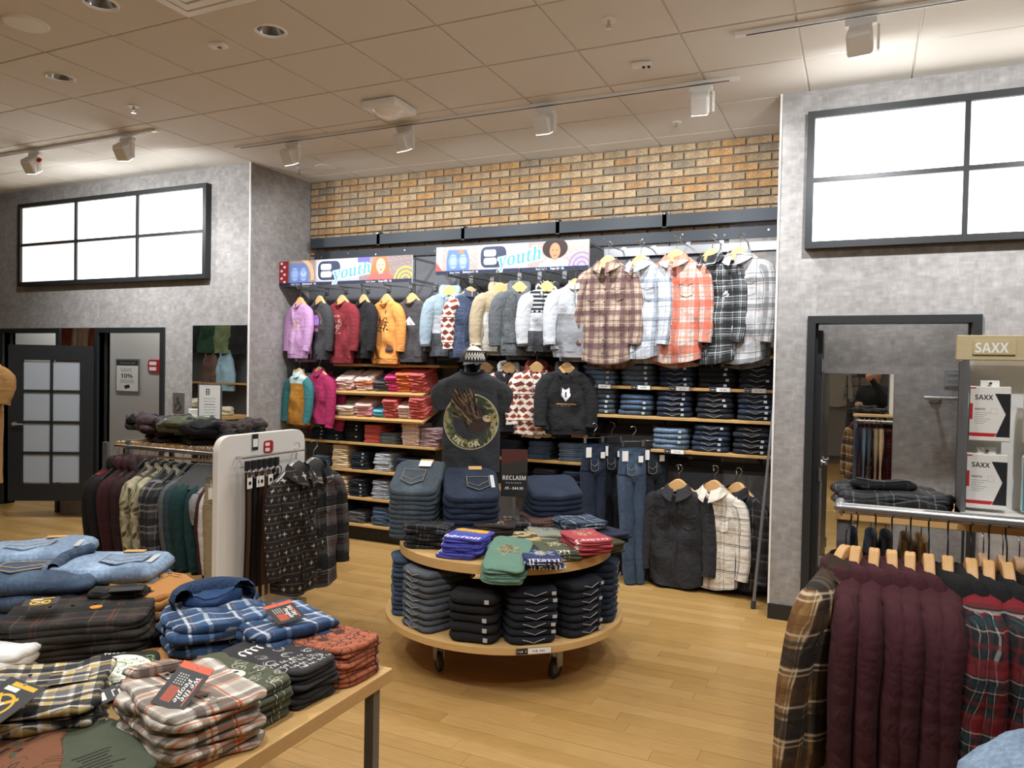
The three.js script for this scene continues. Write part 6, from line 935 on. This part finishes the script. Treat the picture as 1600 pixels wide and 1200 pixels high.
// folded shirt on top, display stand with boxed goods
stack({ n: 1, w: .36, d: .26, t: .06, mat: P.blackGrey, what: 'dark plaid shirt folded', where: 'on the right rack shelf', group: 'folded dark plaid shirts', pos: [.09, 1.245, RZ - .27], turn: .1, name: 'folded_plaid_shirt', category: 'shirt', foldOpts: { mess: 1.3, n: 2.6 }, topDetail: (g, w, d, t) => part('collar', foldGeo(.2, .09, .03, { mess: 1, layers: 1, n: 2.4 }).translate(-.02, t * .9, -.03), P.blackGrey, g) });
{
  const x0 = .29, g = thing('brand_display', 'grey countertop display with a wooden header on the rack shelf', 'display', [x0, 1.245, RZ - .16]);
  part('back_panel', box(.62, .48, .012, .31, .27, -.09), M.plastic, g); part('side_panel', box(.012, .5, .16, .006, .25, -.02), M.grey, g); part('side_panel', box(.012, .5, .16, .614, .25, -.02), M.grey, g); part('base_tray', box(.62, .03, .2, .31, .015, 0), M.plastic, g);
  const hd = part('header_board', rbox(.66, .078, .04, .003, .31, .54, .0, 1), M.paleWood, g);
  part('header_letters', new THREE.BoxGeometry(.112, .042, .006).translate(.08, .54, .0225), std({ map: tex(canvas(256, 84, (c, w, h) => { c.fillStyle = '#c6b790'; c.fillRect(0, 0, w, h); c.font = 'bold 84px sans-serif'; c.fillStyle = '#f4f3f0'; c.fillText('SAXX', 10, 72, w - 20); }), 1, 1, 0, 0, false), roughness: .5 }), hd);
  const boxTex = std({ map: tex(canvas(200, 300, (c, w, h) => { c.fillStyle = '#e6e4de'; c.fillRect(0, 0, w, h); c.fillStyle = '#26282b'; c.beginPath(); c.moveTo(122, 34); c.lineTo(w, 34); c.lineTo(w, h - 22); c.lineTo(130, h - 22); c.lineTo(178, h * .5); c.fill(); c.fillStyle = '#c32a30'; c.fillRect(0, 92, 14, 90); c.beginPath(); c.moveTo(0, h - 42); c.lineTo(138, h - 42); c.lineTo(124, h - 22); c.lineTo(0, h - 22); c.fill(); c.fillRect(0, 0, 26, 8); c.fillStyle = '#1d1e20'; c.font = 'bold 40px sans-serif'; c.fillText('SAXX', 22, 70, 92); c.font = 'bold 14px sans-serif'; c.fillText('KINETIC', 24, 128); c.fillStyle = '#a09e98'; for (let i = 0; i < 6; i++) c.fillRect(24, 142 + i * 12, 80 - (i % 3) * 16, 3); c.strokeStyle = '#b08a88'; c.strokeRect(106, 118, 30, 30); }), 1, 1, 0, 0, false), roughness: .4 });
  const tealTex = std({ color: 0x3e8f97, roughness: .4 });
  for (const [cx, cy, k] of [[.075, .335, 0], [.072, .125, 0], [.22, .335, 1], [.22, .125, 2], [.38, .335, 1], [.38, .125, 2]]) {
    const b = thing('product_box', k === 0 ? (cy > .2 ? 'upper' : 'lower') + ' white and red boxed underwear under the wooden header' : `${cy > .2 ? 'upper' : 'lower'} ${k === 1 ? 'red' : 'teal'} boxed underwear, ${cx < .3 ? 'second' : 'third'} column`, 'box', [x0 + cx, 1.245 + cy, RZ - .16 + .005], -.06, 'boxed underwear');
    part('carton', rbox(.108, .17, .045, .002, 0, 0, 0, 1), M.white, b); part('printed_front', new THREE.BoxGeometry(.106, .164, .001).translate(0, 0, .0232), k === 0 ? boxTex : k === 1 ? M.red : tealTex, b); part('hang_tab', box(.05, .022, .002, 0, .093, -.01), S.paper, b); part('peg', bar([0, .095, -.09], [0, .095, .02], .004, 8), M.chrome, b);
  }
}
// table corner with folded jeans, lower right
{
  const g = thing('wood_table', 'table in the lower right corner under the light jeans', 'table', [.78, 0, -1.5]); part('table_top', rbox(1.2, .04, .9, .004, 0, .78, 0, 1), M.wood, g); for (const [x, z] of [[-.55, -.4], [.55, -.4], [-.55, .4], [.55, .4]]) part('leg', box(.035, .76, .035, x, .38, z), M.grey, g);
  stack({ n: 2, w: .4, d: .36, t: .06, mat: D.light, what: 'light blue jeans', where: 'in the lower right corner', group: 'jeans on the right corner table', pos: [.43, .801, -1.8], turn: -.5, foldOpts: { mess: .9, layers: 1, n: 2.6 } });
}
// ---------------------------------------------------------------- right fitting room
{
  const m = thing('fitting_mirror', 'tall mirror inside the right fitting room showing the photographer', 'mirror', [-.015, 1.0, -6.3]); part('glass', box(.475, 1.4, .006, 0, 0, .008), M.mirror, m); part('backing_board', box(.483, 1.408, .004, 0, 0, .003), M.alu, m);
  const b = thing('grab_bar', 'steel bar on the fitting room wall', 'bar', [.42, 1.535, -6.3]); part('rail', bar([0, 0, .09], [.5, 0, .09], .014, 12), M.alu, b); for (const x of [.07, .43]) { part('flange', cyl(.04, .04, .01, 20).rotateX(Math.PI / 2).translate(x, 0, .006), M.alu, b); part('standoff', bar([x, 0, .0], [x, 0, .09], .011, 10), M.alu, b); }
  const s = thing('notice_plate', 'grey notice plate above the steel bar', 'sign', [.66, 1.675, -6.296]); part('plate', box(.22, .12, .006), M.alu, s);
  part('lettering', new THREE.BoxGeometry(.2, .1, .001).translate(0, 0, .0036), std({ map: tex(canvas(200, 100, (c, w, h) => { c.fillStyle = '#8b8d8f'; c.fillRect(0, 0, w, h); c.fillStyle = '#2a2b2d'; c.font = 'bold 26px sans-serif'; c.fillText('SHOPLI', 6, 36, 110); c.fillRect(8, 62, 170, 4); c.fillRect(8, 76, 150, 4); }), 1, 1, 0, 0, false), roughness: .6 }), s);
  const d = thing('fitting_room_door', 'black fitting room door standing open inward, seen edge-on', 'door', [-.262, 0, ZF - .13], R + .03); part('leaf', box(.68, 1.98, .04, .34, 1.0, 0), M.frame, d); for (const q of [-1, 1]) { const h = part('lever_handle', cyl(.026, .026, .012, 18).rotateX(R).translate(.61, 1.02, q * .026), M.alu, d); part('lever', bar([.61, 1.02, q * .055], [.5, 1.02, q * .055], .009, 10), M.alu, h); part('spindle', bar([.61, 1.02, q * .02], [.61, 1.02, q * .058], .009, 10), M.alu, h); } for (const y of [.25, 1.0, 1.75]) part('hinge', cyl(.009, .009, .09, 10, -.006, y, .02), M.alu, d);
}
// ---------------------------------------------------------------- the photographer (seen in the mirror)
function blob(caps, k, res, pad = .04) {
  let lo = V(9, 9, 9), hi = V(-9, -9, -9);
  for (const [a, b, r1, r2] of caps) for (const [p, r] of [[a, r1], [b, r2]]) { lo.min(V(p[0] - r, p[1] - r, p[2] - r)); hi.max(V(p[0] + r, p[1] + r, p[2] + r)); }
  const c = lo.clone().add(hi).multiplyScalar(.5), L = Math.max(hi.x - lo.x, hi.y - lo.y, hi.z - lo.z) / 2 + pad;
  const mc = new MarchingCubes(res, M.black, false, false, 120000); mc.isolation = 0; const s = mc.size, hs = mc.halfsize;
  const C = caps.map(([a, b, r1, r2]) => { const d = [b[0] - a[0], b[1] - a[1], b[2] - a[2]]; return [a, d, d[0] * d[0] + d[1] * d[1] + d[2] * d[2] + 1e-9, r1, r2 - r1]; });
  for (let z = 0; z < s; z++) for (let y = 0; y < s; y++) for (let x = 0; x < s; x++) {
    const px = (x - hs) / hs * L + c.x, py = (y - hs) / hs * L + c.y, pz = (z - hs) / hs * L + c.z; let acc = 0;
    for (const [a, d, dd, r, dr] of C) { const ax = px - a[0], ay = py - a[1], az = pz - a[2], t = Math.max(0, Math.min(1, (ax * d[0] + ay * d[1] + az * d[2]) / dd)); const q = Math.hypot(ax - d[0] * t, ay - d[1] * t, az - d[2] * t) - r - dr * t; acc += Math.exp(-k * q); }
    mc.field[z * s * s + y * s + x] = Math.log(Math.max(acc, 1e-30)) / k;
  }
  mc.update(); const n = mc.count, g = new THREE.BufferGeometry(), P3 = new Float32Array(n * 3);
  for (let i = 0; i < n; i++) { P3[3 * i] = mc.positionArray[3 * i] * L + c.x; P3[3 * i + 1] = mc.positionArray[3 * i + 1] * L + c.y; P3[3 * i + 2] = mc.positionArray[3 * i + 2] * L + c.z; }
  g.setAttribute('position', new THREE.BufferAttribute(P3, 3)); g.setAttribute('normal', new THREE.BufferAttribute(mc.normalArray.slice(0, n * 3), 3)); g.setAttribute('uv', new THREE.BufferAttribute(new Float32Array(n * 2), 2)); return g;
}
{
  const yaw = .4331, bx = Math.sin(yaw), bz = Math.cos(yaw), man = thing('person', 'person in a dark jacket raising a phone and carrying clothes, seen mirrored', 'person', [bx * .42, 0, bz * .42], yaw);
  const skin = std({ color: 0xb98a70, roughness: .6 });
  const hand = (x, y, z, s) => { const c = [[[x, y, z], [x + s * .035, y + .04, z - .02], .03, .028]]; for (let f = 0; f < 4; f++) { const fy = y + .055 - f * .02, l = [.062, .07, .066, .052][f]; c.push([[x + s * .035, fy, z - .015], [x + s * .04 - s * l * .3, fy + .004, z - .02 - l * .6], .0095, .009], [[x + s * .04 - s * l * .3, fy + .004, z - .02 - l * .6], [x + s * .04 - s * l * .9, fy + .004, z - .02 - l * .75], .009, .008]); } c.push([[x, y + .0, z - .01], [x - s * .035, y + .045, z - .03], .013, .01]); return c; };
  const body = merge([blob([[[0, 1.6, .03], [0, 1.69, -.01], .08, .092], [[0, 1.73, .01], [0, 1.74, .03], .09, .088], [[0, 1.58, -.05], [0, 1.61, -.07], .045, .04], [[0, 1.645, -.098], [0, 1.675, -.1], .017, .011], [[.088, 1.66, .02], [.088, 1.69, .015], .018, .015], [[-.088, 1.66, .02], [-.088, 1.69, .015], .018, .015], [[0, 1.46, .04], [0, 1.58, .025], .06, .055]], 60, 72), blob(hand(.11, 1.635, -.36, -1), 130, 72, .02), blob(hand(-.06, 1.2, -.33, 1), 130, 72, .02)]);
  part('body', body, skin, man);
  part('hair', blob([[[0, 1.755, .02], [0, 1.75, .05], .088, .09], [[0, 1.68, .075], [0, 1.72, .07], .06, .07]], 50, 48), std({ color: 0x2a211c, roughness: .9 }), man);
  part('jacket', blob([[[0, .98, .03], [0, 1.3, .03], .155, .165], [[-.09, 1.38, .03], [.09, 1.38, .03], .13, .13], [[.17, 1.43, .03], [.25, 1.3, -.12], .075, .062], [[.25, 1.3, -.12], [.13, 1.6, -.32], .06, .042], [[-.17, 1.43, .03], [-.26, 1.17, -.02], .075, .062], [[-.26, 1.17, -.02], [-.09, 1.18, -.28], .058, .042], [[0, 1.47, .05], [0, 1.53, .045], .075, .07]], 38, 96), solid(0x17181b, .004), man);
  part('trousers', blob([[[-.06, .97, .03], [.06, .97, .03], .135, .135], [[-.09, .9, .03], [-.1, .5, .02], .1, .075], [[-.1, .5, .02], [-.11, .1, .04], .072, .055], [[.09, .9, .03], [.1, .5, .02], .1, .075], [[.1, .5, .02], [.11, .1, .04], .072, .055]], 40, 80), solid(0x20242e, .004), man);
  part('shoes', blob([[[-.11, .045, .06], [-.12, .04, -.12], .045, .04], [[.11, .045, .06], [.12, .04, -.12], .045, .04]], 60, 48, .02), M.rubber, man);
  const ph = thing('smartphone', 'dark smartphone held up by the mirrored person', 'phone', [bx * .02, 1.695, bz * .02], yaw); part('case', rbox(.152, .076, .009, .004), M.black, ph); part('screen', box(.142, .066, .001, 0, 0, .005), std({ color: 0x111317, roughness: .1 }), ph);
  const cup = thing('plastic_cup', 'clear iced drink cup in the mirrored person hand', 'cup', [bx * .05 - .06 * bz, 1.16, bz * .05 + .06 * bx]); part('cup', new THREE.LatheGeometry([[0, 0], [.03, 0], [.042, .13], [.044, .132]].map(([a, b]) => new THREE.Vector2(a, b)), 24), new THREE.MeshPhysicalMaterial({ color: 0xffffff, roughness: .1, transmission: 1, thickness: 0 }), cup); part('drink', cyl(.038, .03, .09, 20, 0, .05, 0), std({ color: 0x7a3426, roughness: .3 }), cup);
  const cl = thing('carried_shirts', 'dark plaid shirts draped over the mirrored person arm', 'clothes', [bx * .36 - .22 * bz, 1.2, bz * .36 + .22 * bx - .05], yaw); part('draped_shirt', gridGeo(18, 16, (u, v) => { const a = u * 6.2832; return [(.12 + .03 * v) * Math.cos(a) + N(u * 4, v * 3) * .03, .06 - v * .75, (.07 + .02 * Math.sin(v * 7)) * Math.sin(a) - .06, a * .1, v * .75]; }, true), P.darkBrown, cl); part('inner_shirt', gridGeo(14, 10, (u, v) => { const a = u * 6.2832; return [.1 * Math.cos(a) + .08, .05 - v * .5, .06 * Math.sin(a) - .02, a * .1, v * .5]; }, true), S.black, cl);
}
// ---------------------------------------------------------------- what the mirrors show: fixtures outside the frame
{
  const w = thing('gondola_unit', 'tall display unit mirrored in the wall mirror by the alcove', 'display', [-8.4, 0, -2.8]); part('panel', box(1.9, 2.4, .05, 0, 1.2, 0), M.slate, w); for (const y of [.5, .95, 1.4]) part('shelf', box(1.8, .02, .3, 0, y, -.17), M.shelfWood, w); part('hang_bar', bar([-.9, 2.35, -.2], [.9, 2.35, -.2], .012, 8), M.chrome, w);
  [[-8.95, 0x1e3a2e, 'dark green'], [-8.7, 0x17181c, 'black'], [-8.4, 0x23402f, 'bottle green'], [-8.1, 0x6f7d58, 'sage'], [-7.8, 0x1b1c20, 'ink']].forEach(([x, c, n]) => garment('knit_top', `${n} top on the mirrored display unit`, 'top', [x, 2.32, -3.0], Math.PI, { len: .5, sw: .17, hw: .2, mat: solid(c), sleeve: 'none', neck: 'crew' }, 'tops on the mirrored unit'));
  [[-8.3, 0x6a5148, 'brown'], [-8.02, 0x9fc0d2, 'light blue']].forEach(([x, c, n]) => garment('tank_top', `${n} tank top seen in the wall mirror`, 'tank top', [x, 1.82, -3.05], Math.PI, { len: .52, sw: .13, hw: .17, drop: .1, mat: solid(c), sleeve: 'none', neck: 'crew' }, 'tank tops in the mirror'));
  const t = thing('display_table', 'low table of cream clothes seen in the wall mirror', 'table', [-8.1, 0, -3.55]); part('table_top', box(1.5, .04, .6, 0, .98, 0), M.wood, t); for (const x of [-.7, .7]) part('leg', box(.04, .96, .5, x, .48, 0), M.grey, t);
  for (let i = 0; i < 9; i++) single('crumpled_sweater', foldGeo(.32, .3, .1, { mess: 1.8, n: 2.5, seedv: i * 3 + 1 }), [S.cream, S.white, S.beige, solid(0xcfc9b2)][i % 4], `${ordinal[i]} cream sweater on the mirrored low table`, 'sweater', [-8.62 + (i % 5) * .26, 1.002 + (i > 4 ? .09 : 0), -3.55 + (i % 2) * .08], i, 'cream sweaters in the mirror');
  const b = thing('gondola_unit', 'brick-coloured display unit mirrored in the narrow left mirror', 'display', [-11.3, 0, -2.7]); part('panel', box(2.2, 2.9, .06, 0, 1.45, 0), std({ color: 0xb8a58c, roughness: .9 }), b); part('hang_bar', bar([-1, 2.4, -.25], [1, 2.4, -.25], .012, 8), M.chrome, b);
  [[-11.9, 0xa5522f], [-11.5, 0x9c4a2c], [-11.1, 0xd0b49c], [-10.7, 0x8f4528]].forEach(([x, c], i) => garment('sweatshirt', `${['rust', 'burnt orange', 'sand', 'chestnut'][i]} sweatshirt seen in the narrow mirror`, 'sweatshirt', [x, 2.36, -2.95], Math.PI, { ...kid, len: .55, mat: solid(c), band: true }, 'sweatshirts in the narrow mirror'));
  const r = thing('shirt_rack', 'rear wall rack of pale shirts behind the photographer', 'rack', [0, 0, 4.3]); part('panel', box(4, 2.6, .05, 0, 1.3, .1), M.wallInner, r); part('hang_bar', bar([-1.9, 1.9, -.15], [1.9, 1.9, -.15], .014, 8), M.chrome, r);
  for (let i = 0; i < 9; i++) garment('plaid_shirt', `${ordinal[i]} pale shirt on the rear wall rack`, 'shirt', [-1.8 + i * .45, 1.86, 4.14], Math.PI, { ...sh, mat: [P.greyWhite, S.grey, P.whiteBlue, S.white][i % 4], placket: false, pockets: false }, 'shirts on the rear wall rack');
}
renderer.render(scene, camera);
